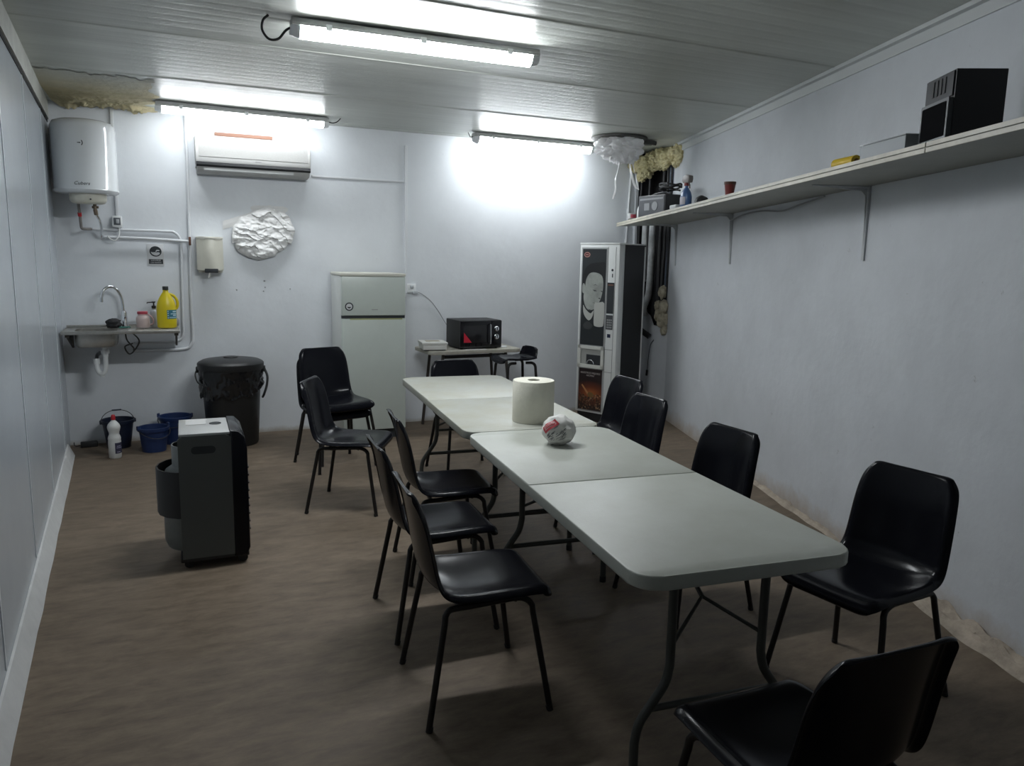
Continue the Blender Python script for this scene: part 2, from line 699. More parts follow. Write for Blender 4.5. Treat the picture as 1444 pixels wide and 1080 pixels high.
lamp((0.135, 2.43), D(-2), 1.34, 2.655, 'fluorescent lamp on the ceiling right above the middle of the room, nearest the camera', [(-.655, .0, .050), (-.685, .0, .030), (-.72, .0, -.012), (-.765, .0, -.018), (-.795, .0, .02), (-.79, .0, .065), (-.765, .0, .092)], True, 1.35)
lamp((-0.50, 5.10), D(3), 1.34, 2.66, 'fluorescent lamp on the ceiling above the air conditioner', [(.66, 0, .06), (.70, -.01, .05), (.735, -.03, .06), (.76, -.05, .088)], False, 0.47)
lamp((2.13, 5.17), D(2), 1.30, 2.645, 'fluorescent lamp on the ceiling beside the hole with the plastic bag, over the microwave', [(-.65, 0, .06), (-.68, -.01, .055), (-.70, -.03, .07), (-.715, -.04, .088)], False, 0.55)

# ------------------------------------------------------------------ folding tables
M_tab = mat('grey_white_table_plastic', (0.50, 0.52, 0.475), 0.42, var=0.05, vscale=4, bump=0.06, bscale=160, vcol=(0.44, 0.455, 0.405))
TL, TW = 1.84, 0.74
TA = 0.1014


def table(y0, label, M_tab):
    """origin: middle of the near short end, on the floor"""
    ox = 0.37 * math.cos(TA) + y0 * math.sin(TA)
    oy = -0.37 * math.sin(TA) + y0 * math.cos(TA)
    t = thing('folding_table', label, 'table', (ox, oy, 0), -TA, 'folding tables set end to end')
    for k in (0, 1):
        g = .0012
        a, c2 = (0.003, TL / 2 - g) if k == 0 else (TL / 2 + g, TL - .003)
        r = .075
        # half outline, rounded at its outer end only
        pts = []
        hw = TW / 2
        if k == 0:
            pts += [(hw, c2), (-hw, c2)]
            pts += [(-hw + r - r * math.cos(i * PI / 12), a + r - r * math.sin(i * PI / 12)) for i in range(7)]
            pts += [(hw - r + r * math.sin(i * PI / 12), a + r - r * math.cos(i * PI / 12)) for i in range(7)]
        else:
            pts += [(-hw, a), (hw, a)]
            pts += [(hw - r + r * math.cos(i * PI / 12), c2 - r + r * math.sin(i * PI / 12)) for i in range(7)]
            pts += [(-hw + r - r * math.sin(i * PI / 12), c2 - r + r * math.cos(i * PI / 12)) for i in range(7)]
        b = B()
        b.prism(pts, 0.697, 0.740, bev=.006, seg=3)
        b.obj('tabletop_panel', M_tab, t)
    M_leg = mat('grey_green_tube', (0.05, 0.054, 0.048), 0.5)
    for y, s in ((0.165, 1), (TL - 0.275, -1)):
        for sx in (-1, 1):
            b = B()
            path = [(sx * .165, y, .697)] + [(sx * .165, y, z) for z in (.55, .42)]
            path += smoothpath([(sx * .165, y, .37), (sx * .18, y, .31), (sx * .225, y, .245), (sx * .262, y, .19), (sx * .275, y, .13)], 4)
            path += [(sx * .275, y, .008)]
            b.tube(path, .0145, 12)
            lg = b.obj('leg', M_leg, t)
            b = B()
            b.tube([(sx * .275, y, .0), (sx * .275, y, .03)], .0165, 12)
            b.obj('foot_cap', M_blackmat, lg)
        b = B()
        b.cyl((-.235, y, .235), (.235, y, .235), .0115, 10)
        b.obj('crossbar', M_leg, t)
        if s < 0:
            b = B()
            b.cyl((-.165, y, .40), (.165, y, .40), .009, 10)
            b.obj('leg_brace', M_leg, t)
        b = B()
        b.cyl((-.20, y, .686), (.20, y, .686), .0115, 10)
        b.obj('hinge_bar', M_leg, t)
        b = B()
        b.tube([(.165, y, .43), (0, y + s * .10, .53), (-.165, y, .43)], .007, 8)
        b.tube([(0, y + s * .10, .53), (0, y + s * .36, .688)], .008, 8)
        b.obj('folding_stay', M_leg, t)
    return t


table(0.0, 'near folding table of the two pushed end to end, its rounded end toward the camera', M_tab)
table(TL + .004, 'far folding table of the two, stained on top, carrying the paper roll', mat('stained_table_plastic', (0.44, 0.455, 0.42), 0.42, var=0.05, vscale=5, bump=0.06, bscale=160, vcol=(0.375, 0.37, 0.30)))

# ------------------------------------------------------------------ plastic shell chairs
SP = [  # forward x, height z, half width, dish (how far the middle sits below/behind the edges)
    (0.222, 0.392, 0.150, 0.000),
    (0.234, 0.402, 0.176, 0.000), (0.236, 0.418, 0.190, 0.000), (0.229, 0.437, 0.203, 0.003), (0.205, 0.449, 0.209, 0.006), (0.16, 0.450, 0.213, 0.010),
    (0.10, 0.446, 0.216, 0.017), (0.03, 0.441, 0.218, 0.023), (-0.05, 0.437, 0.219, 0.029), (-0.115, 0.437, 0.219, 0.034),
    (-0.160, 0.449, 0.217, 0.038), (-0.187, 0.478, 0.214, 0.040), (-0.202, 0.525, 0.211, 0.040), (-0.212, 0.58, 0.209, 0.038), (-0.222, 0.64, 0.207, 0.036),
    (-0.234, 0.70, 0.203, 0.034), (-0.246, 0.748, 0.197, 0.030), (-0.257, 0.781, 0.187, 0.024), (-0.264, 0.800, 0.172, 0.018), (-0.271, 0.808, 0.160, 0.015), (-0.283, 0.807, 0.153, 0.012)]


def shell_mesh():
    b = B()
    nu = 19
    nv = len(SP)

    def fn(u, v):
        j = int(round(v * (nv - 1)))
        x, z, hw, dish = SP[j]
        s = u * 2 - 1
        # tangent of the profile gives the direction in which the dish goes
        j0, j1 = max(0, j - 1), min(nv - 1, j + 1)
        tx, tz = SP[j1][0] - SP[j0][0], SP[j1][1] - SP[j0][1]
        l = math.hypot(tx, tz)
        nx, nz = tz / l, -tx / l          # seat normal up, back normal forward
        k = min(1.0, abs(s) / .9) ** 2.4
        lift = dish * (k - 0.35)
        if abs(s) > .95:
            lift -= .022 if 2 < j < nv - 2 else .004
        elif abs(s) > .85:
            lift -= .001
        crown = .014 * (1 - s * s) * max(0, min(1, (z - .66) / .13)) if j > 9 else 0
        return (x + nx * lift, s * hw, z + nz * lift + crown)

    b.grid(fn, nu, nv)
    o = b.obj('seat_shell', M_black, None, angle=180)
    m = o.modifiers.new('thickness', 'SOLIDIFY')
    m.thickness = 0.006
    m.offset = 0
    m = o.modifiers.new('smooth', 'SUBSURF')
    m.levels = 1
    m.render_levels = 2
    return o


def make_chair():
    t = thing('plastic_chair', 'x', 'chair')
    sh = shell_mesh()
    sh.parent = t
    for sy in (-1, 1):
        ytop, yb = sy * .186, sy * .236
        for sx in (-1, 1):
            xb = sx * .222 - .005
            xt = sx * .150 - .002
            b = B()
            z0 = .421 if sx > 0 else .412
            path = [(xb, yb, .004), (xb + (xt - xb) * .86, yb + (ytop - yb) * .86, .365)]
            path += smoothpath([(xt + sx * .008, ytop + sy * .004, .388), (xt - sx * .006, ytop, .406), (xt - sx * .036, ytop, z0 - .001), (xt - sx * .08, ytop, z0)], 3)
            b.tube(path, .0112, 10)
            lg = b.obj('leg', M_darkmetal, t)
            b = B()
            b.cyl((xb, yb, 0), (xb + (xt - xb) * .07, yb + (ytop - yb) * .05, .018), .0122, 10)
            b.obj('foot_cap', M_blackmat, lg)
        b = B()
        b.cyl((-.075, ytop, .412), (.075, ytop, .421), .0112, 10)
        b.obj('side_rail', M_darkmetal, t)
    for x, z in ((.095, .415), (-.105, .409)):
        b = B()
        b.tube([(x, -.186, z), (x, -.14, z - .006), (x, .14, z - .006), (x, .186, z)], .0088, 10)
        b.obj('crossbar', M_darkmetal, t)
    return t


chair0 = make_chair()
GCH = 'black plastic chairs in the room'
chairs = [
    (-0.150, 0.845, -5, 0, 'frontmost black plastic chair in the row of three on the heater side of the table'),
    (-0.095, 1.475, -3, 0, 'middle black plastic chair of the three in a row on the heater side'),
    (0.135, 2.000, -6, 0, 'farthest black plastic chair of the row of three on the heater side'),
    (-0.100, 3.170, -27.6, 0, 'black plastic chair standing loose between heater and fridge, turned side on'),
    (-0.005, 4.180, -75, 0, 'lower black plastic chair of the stack of two by the fridge'),
    (0.008, 4.141, -75, .070, 'upper black plastic chair of the stack of two by the fridge'),
    (0.880, 3.660, -88, 0, 'black plastic chair at the far table end before the microwave stand, only back showing'),
    (1.440, 2.730, 180, 0, 'black plastic chair closest to the coffee machine on the shelf side of the table'),
    (1.160, 2.060, 180, 0, 'second black plastic chair from the coffee machine on the shelf side of the table'),
    (1.045, 1.180, 183, 0, 'third black plastic chair from the coffee machine on the shelf side of the table'),
    (1.215, 0.310, 188, 0, 'black plastic chair at the near table corner by peeling plaster, its front fully seen'),
    (0.215, -0.370, 88, 0, 'black plastic chair at the near table end, seen from behind, cut by the photo edge'),
]
for i, (x, y, a, z, lab) in enumerate(chairs):
    c = chair0 if i == 0 else copy_tree(chair0)
    c.location = (x, y, z)
    c.rotation_euler = (0, 0, D(a))
    c['label'] = lab
    c['group'] = GCH

# ------------------------------------------------------------------ paper roll and wrapped snack
t = thing('paper_towel_roll', 'big white roll of paper towel standing on the far table', 'paper roll', (0.63, 1.995, .7405), 0)
b = B()
R_, H_ = .112, .222
prof = [(.034, 0), (R_ - .003, 0), (R_, .004), (R_, H_ - .004), (R_ - .003, H_), (.034, H_)]
rings = [[b.bm.verts.new((r * math.cos(2 * PI * k / 40), r * math.sin(2 * PI * k / 40), z)) for k in range(40)] for r, z in prof]
for i in range(len(rings)):
    A_, B_ = rings[i], rings[(i + 1) % len(rings)]
    for k in range(40):
        b.bm.faces.new((A_[k], A_[(k + 1) % 40], B_[(k + 1) % 40], B_[k]))
b.obj('paper', mat('roll_paper', (0.76, 0.74, 0.64), 0.85, var=0.03, vscale=30, bump=0.15, bscale=120), t, angle=50)
b = B()
b.lathe([(.0335, .002), (.0335, H_ - .02), (.030, H_ - .02), (.030, .002)], seg=24)
b.obj('core', mat('grey_cardboard', (0.16, 0.14, 0.12), 0.9), t)

t = thing('wrapped_snack', 'round snack in crumpled white printed paper with a red label, beside the paper roll', 'food', (0.515, 1.475, .7405), D(-20))
M_wrap = mat('printed_wrapper', (0.68, 0.67, 0.64), 0.6, bump=0.3, bscale=55)
b = B()
b.blob((0, 0, .066), (.080, .075, .071), .10, 2.4, 4, 3.0)
for v in b.bm.verts:
    v.co.z = max(v.co.z, 0.0)
b.obj('wrapper', M_wrap, t, angle=25)


def on_blob(u, v, out=.004):
    """point of the wrapper skin, facing the camera side; u, v in metres from the middle of the face"""
    d = Vector((-.42, -.86, .16)).normalized()
    r = Vector((.9, -.44, 0)).normalized()
    up = r.cross(d)
    up.normalize()
    if up.z < 0:
        up = -up
    q = (d * .075 + r * u + up * v).normalized()
    k = noise.fractal(q * 2.4 + Vector((3, 5.1, -3)), 1.0, 2.0, 4)
    p = q * (1 + .10 * k)
    p = Vector((p.x * .080, p.y * .075, p.z * .071)) + Vector((0, 0, .066))
    return p + q * out


b = B()
ca, sa = math.cos(D(42)), math.sin(D(42))


def strip(u0, u1, v0, v1, cu, cv, out, nu=10, nv=5):
    b.grid(lambda i, j: on_blob(cu + (u0 + (u1 - u0) * i) * ca - (v0 + (v1 - v0) * j) * sa, cv + (u0 + (u1 - u0) * i) * sa + (v0 + (v1 - v0) * j) * ca, out), nu, nv)


strip(-.046, .046, -.024, .024, -.024, .026, .0025)
b.obj('red_label', mat('red_print', (0.50, 0.045, 0.06), 0.5), t, label='red label')
b = B()
strip(-.034, .034, -.013, .013, -.024, .026, .0032)
b.obj('label_window', mat('pale_print', (0.66, 0.42, 0.42), 0.5), t)
b = B()
strip(-.028, .028, -.008, -.002, -.024, .026, .0038, 8, 2)
strip(-.026, .022, .002, .008, -.024, .026, .0038, 8, 2)
b.obj('label_lettering', mat('red_print', (0.5, 0.04, 0.05), 0.5), t)
b = B()
rnd = random.Random(4)
for k in range(60):
    cu_, cv_ = rnd.uniform(-.03, .07), rnd.uniform(-.055, .02)
    if cu_ * .7 + cv_ * -.7 < -.005:
        continue
    strip(-.006 - rnd.random() * .006, .006 + rnd.random() * .005, -.0012, .0012, cu_, cv_, .003, 5, 2)
b.obj('wrapper_print', mat('grey_print', (0.10, 0.10, 0.11), 0.6), t)

# ------------------------------------------------------------------ side table, microwave, box, mouse
t = thing('side_table', 'low wooden-topped table with splayed dark steel legs under the microwave', 'table', (1.465, 5.18, 0), D(2.5))
M_lam = mat('worn_beige_laminate', (0.40, 0.385, 0.33), 0.5, var=0.15, vscale=9)
b = B()
b.prism(rrect(.93, .47, .05, 4), .728, .762, bev=.004)
b.obj('tabletop', M_lam, t)
M_sleg = mat('brown_steel', (0.05, 0.042, 0.036), 0.45)
for sx in (-1, 1):
    for sy in (-1, 1):
        b = B()
        b.cyl((sx * .32, sy * .17, .728), (sx * .385, sy * .20, 0), .014, 12)
        b.obj('leg', M_sleg, t)
for sy in (-.17, .17):
    b = B()
    b.box((0, sy, .700), (.62, .02, .03))
    b.obj('frame_rail', M_darkmetal, t, smooth=False)

t = thing('microwave', 'black microwave oven with two silver dials and a red triangle on its door', 'microwave', (1.525, 5.19, .7625), D(3))
b = B()
b.box((0, 0, .139), (.43, .33, .262), bev=.006)
b.obj('body', M_blackmat, t)
b = B()
b.box((-.055, -.172, .139), (.318, .014, .252), bev=.004)
dr = b.obj('door', mat('glossy_black', (0.008, 0.008, 0.01), 0.1), t)
b = B()
b.box((-.065, -.1797, .143), (.235, .002, .165), bev=.0008)
b.obj('window', mat('dark_glass', (0.018, 0.018, 0.02), 0.06), dr)
b = B()
b.flat([(-.178, -.1811, .065), (-.098, -.1811, .065), (-.178, -.1811, .16)])
b.obj('red_triangle', mat('red_sticker', (0.55, 0.015, 0.04), 0.4), dr, label='red triangle')
b = B()
b.tube([(.088, -.178, .235), (.088, -.203, .228), (.088, -.206, .14), (.088, -.203, .052), (.088, -.178, .045)], .006, 10)
b.obj('handle', M_chrome, dr)
b = B()
b.box((.161, -.170, .139), (.107, .012, .252), bev=.003)
b.obj('control_panel', mat('glossy_black', (0.008, 0.008, 0.01), 0.1), t)
for z in (.19, .115):
    b = B()
    M = Matrix.Translation((.160, -.176, z)) @ Matrix.Rotation(PI / 2, 4, 'X')
    b.lathe([(.025, 0), (.025, .006), (.020, .009), (.018, .020), (.0, .020)], M=M, seg=24)
    kn = b.obj('dial', M_chrome, t)
    b = B()
    b.box((.160, -.1975, z), (.008, .004, .036), bev=.001)
    b.obj('dial_grip', M_blackmat, kn)
for sx in (-.18, .18):
    for sy in (-.13, .13):
        b = B()
        b.cyl((sx, sy, 0), (sx, sy, .010), .012, 12)
        b.obj('foot', M_blackmat, t)

t = thing('flat_box', 'flat white box with open lid lying beside the microwave', 'box', (1.085, 5.10, .7625), D(-8))
b = B()
b.box((0, 0, .032), (.22, .25, .045), bev=.002)
b.obj('tray', mat('white_card', (0.60, 0.60, 0.57), 0.7), t)
b = B()
b.box((0, 0, .066), (.235, .262, .020), bev=.002)
b.obj('lid', mat('white_card', (0.6, 0.6, 0.57), 0.7), t)
b = B()
b.box((0.0, 0.02, .0765), (.13, .10, .0015))
b.obj('label', mat('brown_print', (0.30, 0.27, 0.2), 0.7), t)
b = B()
b.box((0, 0, .005), (.20, .22, .0085))
b.obj('base_sheet', M_print_dark, t, smooth=False)
t = thing('soap_dish', 'small white oval plastic dish on the table end beside the microwave', 'dish', (1.795, 5.10, .7625), 0)
b = B()
b.lathe([(.036, 0), (.037, .008), (.030, .015), (0, .018)], sx=1.2, sy=.8)
b.obj('dish_body', M_white, t)
# paper sheet at the front edge
t = thing('paper_sheet', 'thin white sheet of paper in front of the microwave', 'paper', (1.47, 5.00, .7625), D(3))
b = B()
b.grid(lambda i, j: (-.11 + .22 * i, -.04 + .055 * j, .0012 + .0012 * math.sin(i * 5)), 10, 4)
b.obj('sheet', M_paper, t)

# ------------------------------------------------------------------ stool
t = thing('bar_stool', 'black low-backed stool standing in front of the microwave table', 'stool', (1.675, 4.53, 0), D(182))
b = B()


def stool_seat(u, v):
    # v from front lip to back top
    pr = [(.165, .695, .13), (.17, .712, .15), (.14, .722, .162), (.05, .716, .165), (-.05, .714, .165), (-.115, .722, .163), (-.145, .748, .160), (-.158, .79, .150), (-.166, .822, .135), (-.169, .832, .105)]
    f = v * (len(pr) - 1)
    j = min(int(f), len(pr) - 2)
    q = f - j
    x, z, hw = [pr[j][k] * (1 - q) + pr[j + 1][k] * q for k in range(3)]
    s = u * 2 - 1
    up = .016 * abs(s) ** 2.5
    return (x + (up if v > .6 else 0), s * hw, z + (up if v <= .6 else 0))


b.grid(stool_seat, 11, 28)
o = b.obj('seat', M_black, t, angle=180)
m = o.modifiers.new('thickness', 'SOLIDIFY')
m.thickness = .014
m.offset = -1
for sx in (-1, 1):
    for sy in (-1, 1):
        b = B()
        path = smoothpath([(sx * .05, sy * .105, .700), (sx * .108, sy * .118, .698), (sx * .133, sy * .126, .672), (sx * .138, sy * .130, .62)], 4) + [(sx * .185, sy * .175, .0)]
        b.tube(path, .0125, 12)
        b.obj('leg', M_darkmetal, t)
b = B()
b.tube([(.176 * math.cos(a) * 1.25, .176 * math.sin(a) * 1.15, .28) for a in [2 * PI * k / 32 for k in range(33)]], .009, 8, caps=False)
b.obj('foot_ring', M_darkmetal, t)

# ------------------------------------------------------------------ water heater
t = thing('water_heater', 'white cylindrical electric water heater hung high in the corner above the sink', 'water heater', (-1.675, 5.252, 2.0), 0)
M_enam = mat('white_enamel', (0.66, 0.69, 0.71), 0.12, spec=0.6)
b = B()
b.lathe([(.12, .030), (.205, .034), (.222, .044), (.228, .058), (.222, .066), (.222, .50), (.219, .535), (.205, .562), (.17, .575), (0, .582)], seg=56)
b.obj('tank', M_enam, t, angle=50)
b = B()
b.lathe([(.03, -.042), (.10, -.040), (.118, -.032), (.128, -.012), (.130, .034)], c=(.01, -.03, 0), seg=40)
b.obj('bottom_cover', M_offwhite, t, angle=50)
b = B()
M = Matrix.Translation((.035, -.152, -.012)) @ Matrix.Rotation(PI / 2, 4, 'X')
b.lathe([(.006, 0), (.006, .012), (0, .013)], M=M, seg=14)
b.obj('indicator_light', M_print_dark, t)
b = B()


def onskin(dx, dz, R_=.2226, a0=D(-92)):
    a = a0 + dx / R_
    return (R_ * math.cos(a), R_ * math.sin(a), dz)


# brand mark: a small hooked arrow
for k in range(10):
    a0, a1 = -1.0 + 2.0 * k / 10, -1.0 + 2.0 * (k + 1) / 10
    b.flat([onskin(.014 * math.cos(a0), .392 + .018 * math.sin(a0)), onskin(.020 * math.cos(a0), .392 + .024 * math.sin(a0)),
            onskin(.020 * math.cos(a1), .392 + .024 * math.sin(a1)), onskin(.014 * math.cos(a1), .392 + .018 * math.sin(a1))])
b.flat([onskin(-.018, .390), onskin(.004, .388), onskin(.004, .396), onskin(-.018, .394)])
b.obj('brand_mark', M_print_dark, t)
o = text('Cubers', 'brand_lettering', .036, frame((-.012, -.2232, .098), (1, 0, 0), (0, 0, 1)), M_print_dark, t, shear=.3)
b = B()
b.box((0, .235, .42), (.26, .02, .06))
b.box((0, .235, .16), (.26, .02, .06))
b.obj('wall_bracket', M_tray, t)
M_copper = mat('dull_brass', (0.20, 0.16, 0.12), 0.4, 0.7)
b = B()
b.cyl((-.065, .03, -.035), (-.062, .10, -.205), .011, 10)
b.tube(smoothpath([(-.062, .10, -.205), (-.06, .105, -.222), (-.045, .108, -.228), (-.005, .22, -.224)], 4), .011, 10)
pp = b.obj('hot_water_pipe', mat('grey_lagging', (0.22, 0.21, 0.20), 0.7), t)
b = B()
b.cyl((-.064, .058, -.105), (-.0635, .069, -.132), .0145, 12)
b.obj('red_ring', M_red, pp)
b = B()
b.cyl((.05, .0, -.035), (.05, .0, -.085), .013, 10)
b.cyl((.028, .0, -.062), (.075, .0, -.062), .010, 10)
b.cyl((.05, .0, -.08), (.055, .01, -.12), .015, 8)
b.obj('safety_valve', M_copper, t)
b = B()
b.tube(smoothpath([(.055, .01, -.115), (.072, .05, -.16), (.078, .12, -.22), (.070, .17, -.262), (.068, .19, -.285)], 5), .011, 10)
b.obj('braided_hose', M_chrome, t)

# wall pipes ------------------------------------------------------------
b = B()
b.tube(smoothpath([(-1.665, 5.478, 1.776), (-1.60, 5.478, 1.776), (-1.15, 5.478, 1.776), (-1.06, 5.478, 1.765), (-1.022, 5.478, 1.71), (-1.018, 5.478, 1.62)], 6)
       + smoothpath([(-1.03, 5.478, 1.0), (-1.032, 5.478, .92), (-1.06, 5.478, .865), (-1.14, 5.478, .848), (-1.42, 5.474, .845)], 6), .011, 10)
tag(b.obj('water_pipe', M_pipe), 'white water pipe bending down beside the sink, inner of the two', 'pipe')
b = B()
b.tube([(-1.585, 5.452, 1.715), (-1.30, 5.452, 1.712), (-.955, 5.452, 1.698)], .012, 10)
o = b.obj('water_pipe', M_pipe)
tag(o, 'straight white water pipe running across below the water heater switch', 'pipe')
b = B()
b.box((-.948, 5.452, 1.70), (.018, .03, .07), bev=.003)
b.obj('pipe_clamp', mat('rusty_clamp', (0.12, 0.05, 0.03), 0.7, var=0.3, vscale=40), o)
b = B()
b.tube(smoothpath([(-.940, 5.484, 2.742), (-.942, 5.484, 2.2), (-.957, 5.484, 1.2), (-.957, 5.484, .92), (-.975, 5.484, .82), (-1.06, 5.484, .782), (-1.42, 5.484, .778)], 8), .013, 10)
tag(b.obj('water_pipe', M_pipe), 'long white pipe from the ceiling down to below the sink, outer of the two', 'pipe')

t = thing('isolator_switch', 'small white switch box with grey rocker under the water heater', 'switch', (-1.487, 5.465, 1.840), 0)
b = B()
b.box((0, 0, 0), (.070, .058, .092), bev=.006)
b.obj('housing', M_white, t)
b = B()
b.box((0, -.030, .002), (.050, .004, .058), bev=.0015)
b.obj('bezel', mat('dark_grey_plastic', (0.09, 0.10, 0.11), 0.4), t)
b = B()
b.box((.004, -.034, .002), (.022, .006, .034), bev=.002)
b.obj('rocker', mat('light_grey_plastic', (0.42, 0.44, 0.46), 0.4), t)
b = B()
b.tube(smoothpath([(.012, -.022, -.044), (.010, -.03, -.10), (-.012, -.045, -.145), (-.036, -.045, -.150), (-.062, -.045, -.135), (-.075, -.045, -.115)], 6), .005, 8)
b.obj('cable', M_wcable, t)
b = B()
b.box((-1.483, 5.489, 2.31), (.024, .022, .86), bev=.003)
tag(b.obj('cable_conduit', M_pipe), 'white cable conduit from the ceiling behind the water heater to the switch', 'conduit')

# ------------------------------------------------------------------ sink
t = thing('sink_counter', 'narrow wall-hung stainless steel sink with drainer', 'sink', (-1.475, 5.275, 0), 0)
X0, X1, Y0, Y1 = -.425, .410, -.22, .190
b = B()
# top sheet with basin opening, turned-down rim
bx0, bx1, by0, by1 = -.345, -.045, -.155, .120
zt = .985
ring_o = [(X0, Y0), (X1, Y0), (X1, Y1), (X0, Y1)]
ri = rrect(bx1 - bx0, by1 - by0, .05, 5, (bx0 + bx1) / 2, (by0 + by1) / 2)
n = len(ri)
vo = [b.bm.verts.new((x, y, zt)) for x, y in ring_o]
vi = [b.bm.verts.new((x, y, zt - .004)) for x, y in ri]
quads = {0: 2, 1: 3, 2: 0, 3: 1}
# ri starts at the +x,+y corner and runs counter-clockwise: corners 0:(+,+) 1:(-,+) 2:(-,-) 3:(+,-)
oc = [vo[2], vo[3], vo[0], vo[1]]
for c_ in range(4):
    seg = vi[c_ * 6:(c_ + 1) * 6]
    for k in range(5):
        b.bm.faces.new((oc[c_], seg[k], seg[k + 1]))
    nxt = vi[((c_ + 1) % 4) * 6]
    b.bm.faces.new((oc[c_], seg[5], nxt, oc[(c_ + 1) % 4]))
# basin
lv = [(1.0, zt - .02), (.985, zt - .08), (.96, zt - .115), (.88, zt - .13), (.3, zt - .134)]
prev = vi
cx_, cy2 = (bx0 + bx1) / 2, (by0 + by1) / 2
for s_, z_ in lv:
    cur = [b.bm.verts.new((cx_ + (x - cx_) * s_, cy2 + (y - cy2) * s_, z_)) for x, y in ri]
    for k in range(n):
        b.bm.faces.new((prev[k], prev[(k + 1) % n], cur[(k + 1) % n], cur[k]))
    prev = cur
b.bm.faces.new(prev)
o = b.obj('basin', M_steel, t, angle=45)
md = o.modifiers.new('thickness', 'SOLIDIFY')
md.thickness = .002
md.offset = -1
b = B()
b.box(((X0 + X1) / 2, Y0 + .003, zt - .011), (X1 - X0, .006, .026), bev=.002)
b.box(((X0 + X1) / 2, Y1 - .003, zt + .008), (X1 - X0, .006, .022), bev=.002)
b.box((X0 + .003, 0, zt - .008), (.006, Y1 - Y0, .02), bev=.002)
b.box((X1 - .003, 0, zt - .008), (.006, Y1 - Y0, .02), bev=.002)
b.obj('rim', M_steel, t)
b = B()
for k in range(6):
    b.tube([(.03 + k * .06, -.16, zt + .0015), (.03 + k * .06, .11, zt + .0015)], .0035, 6)
b.obj('drainer_ridges', M_steel, t)
M_bracket = mat('dark_bracket', (0.05, 0.045, 0.035), 0.6, var=0.3, vscale=12)
for x in (-.385, .385):
    b = B()
    b.box((x, -.01, zt - .035), (.03, .37, .022))
    b.prism([(0, 0), (.36, 0), (0, -.12)], -.008, .008, Matrix.Translation((x, .178, zt - .045)) @ Matrix(((0, 0, 1, 0), (-1, 0, 0, 0), (0, 1, 0, 0), (0, 0, 0, 1))))
    b.obj('bracket', M_bracket, t, smooth=False)
# faucet
b = B()
b.lathe([(.034, zt), (.034, zt + .008), (.024, zt + .03), (.022, zt + .12), (.016, zt + .135), (0, zt + .137)], c=(.0, .150, 0), seg=24)
fc = b.obj('faucet', M_chrome, t)
b = B()
b.tube(smoothpath([(-.002, .150, zt + .10), (-.008, .148, zt + .20), (-.020, .142, zt + .265), (-.05, .125, zt + .318), (-.095, .10, zt + .333), (-.135, .075, zt + .305), (-.150, .064, zt + .255), (-.153, .062, zt + .23)], 6), .0125, 12)
b.cyl((-.153, .062, zt + .236), (-.154, .061, zt + .21), .0135, 14)
b.obj('spout', M_chrome, fc)
b = B()
b.tube([(.002, .13, zt + .075), (.01, .085, zt + .095)], .006, 8)
b.obj('lever', M_chrome, fc)
# drain and trap
b = B()
b.lathe([(.030, .835), (.042, .842), (.042, .850), (.030, .853)], c=(-.145, -.02, 0), seg=20)
b.cyl((-.145, -.02, .84), (-.145, -.02, .765), .022, 18)
b.cyl((-.145, -.02, .815), (-.145, -.02, .79), .031, 18)
b.tube(smoothpath([(-.145, -.02, .77), (-.146, -.02, .70), (-.15, -.022, .655), (-.172, -.02, .625), (-.20, -.01, .64), (-.212, .005, .69), (-.212, .02, .735)], 6), .019, 14)
b.cyl((-.212, .015, .70), (-.212, .02, .745), .026, 16)
b.cyl((-.18, -.018, .64), (-.175, -.018, .602), .017, 14)
b.obj('drain_trap', M_white, t)
b = B()
b.tube(smoothpath([(-.212, .018, .74), (-.21, .08, .765), (-.20, .19, .77), (-.20, .215, .77)], 5), .014, 12)
b.obj('waste_pipe', mat('dark_grey_plastic', (0.09, 0.1, 0.11), 0.4), t)
b = B()
b.tube(smoothpath([(.0, .14, .975), (.01, .13, .88), (.06, .14, .80), (.02, .15, .76), (-.01, .165, .82), (.05, .18, .845)], 6), .006, 8)
b.tube(smoothpath([(.01, .15, .975), (.06, .13, .93), (.10, .14, .87), (.07, .17, .80), (.05, .18, .79)], 6), .006, 8)
b.obj('supply_hoses', mat('dark_braided_hose', (0.10, 0.10, 0.095), 0.5, 0.3), t)

t = thing('dish_cloth', 'crumpled black rubbery cloth lying at the foot of the sink faucet', 'cloth', (-1.552, 5.345, .986), 0)
b = B()
b.blob((0, 0, .036), (.058, .045, .044), .35, 2.2, 3, 9.0)
for v in b.bm.verts:
    v.co.z = max(v.co.z, 0)
b.obj('cloth_body', M_blackmat, t)
t = thing('scouring_pad', 'flat green scouring pad at the foot of the sink faucet', 'scouring pad', (-1.475, 5.34, .9865), D(12))
b = B()
b.box((0, 0, .005), (.085, .055, .009), bev=.003)
b.obj('pad', mat('green_pad', (0.03, 0.14, 0.11), 0.9), t)
t = thing('plastic_jar', 'pale pink see-through jar with red lid and ear handle on the sink drainer', 'jar', (-1.335, 5.30, .991), D(10))
b = B()
b.lathe([(.045, 0), (.050, .006), (.051, .07), (.046, .088), (.036, .098), (.036, .112)], seg=28)
b.obj('body', mat('milky_pink', (0.62, 0.50, 0.48), 0.3, trans=0.15), t)
b = B()
b.lathe([(.040, .110), (.040, .128), (.036, .131), (0, .131)], seg=28)
b.obj('lid', mat('faded_red', (0.42, 0.05, 0.08), 0.4), t)
b = B()
b.tube(smoothpath([(.034, 0, .108), (.06, 0, .092), (.078, 0, .06), (.076, 0, .03), (.050, 0, .02)], 5), .005, 8)
b.obj('handle', mat('pink_handle', (0.55, 0.36, 0.36), 0.4), t)
t = thing('bleach_jug', 'yellow plastic jug with dark cap and blue-green label on the sink drainer', 'jug', (-1.155, 5.245, .991), D(8))
M_yel = mat('yellow_plastic', (0.62, 0.50, 0.008), 0.35)
b = B()
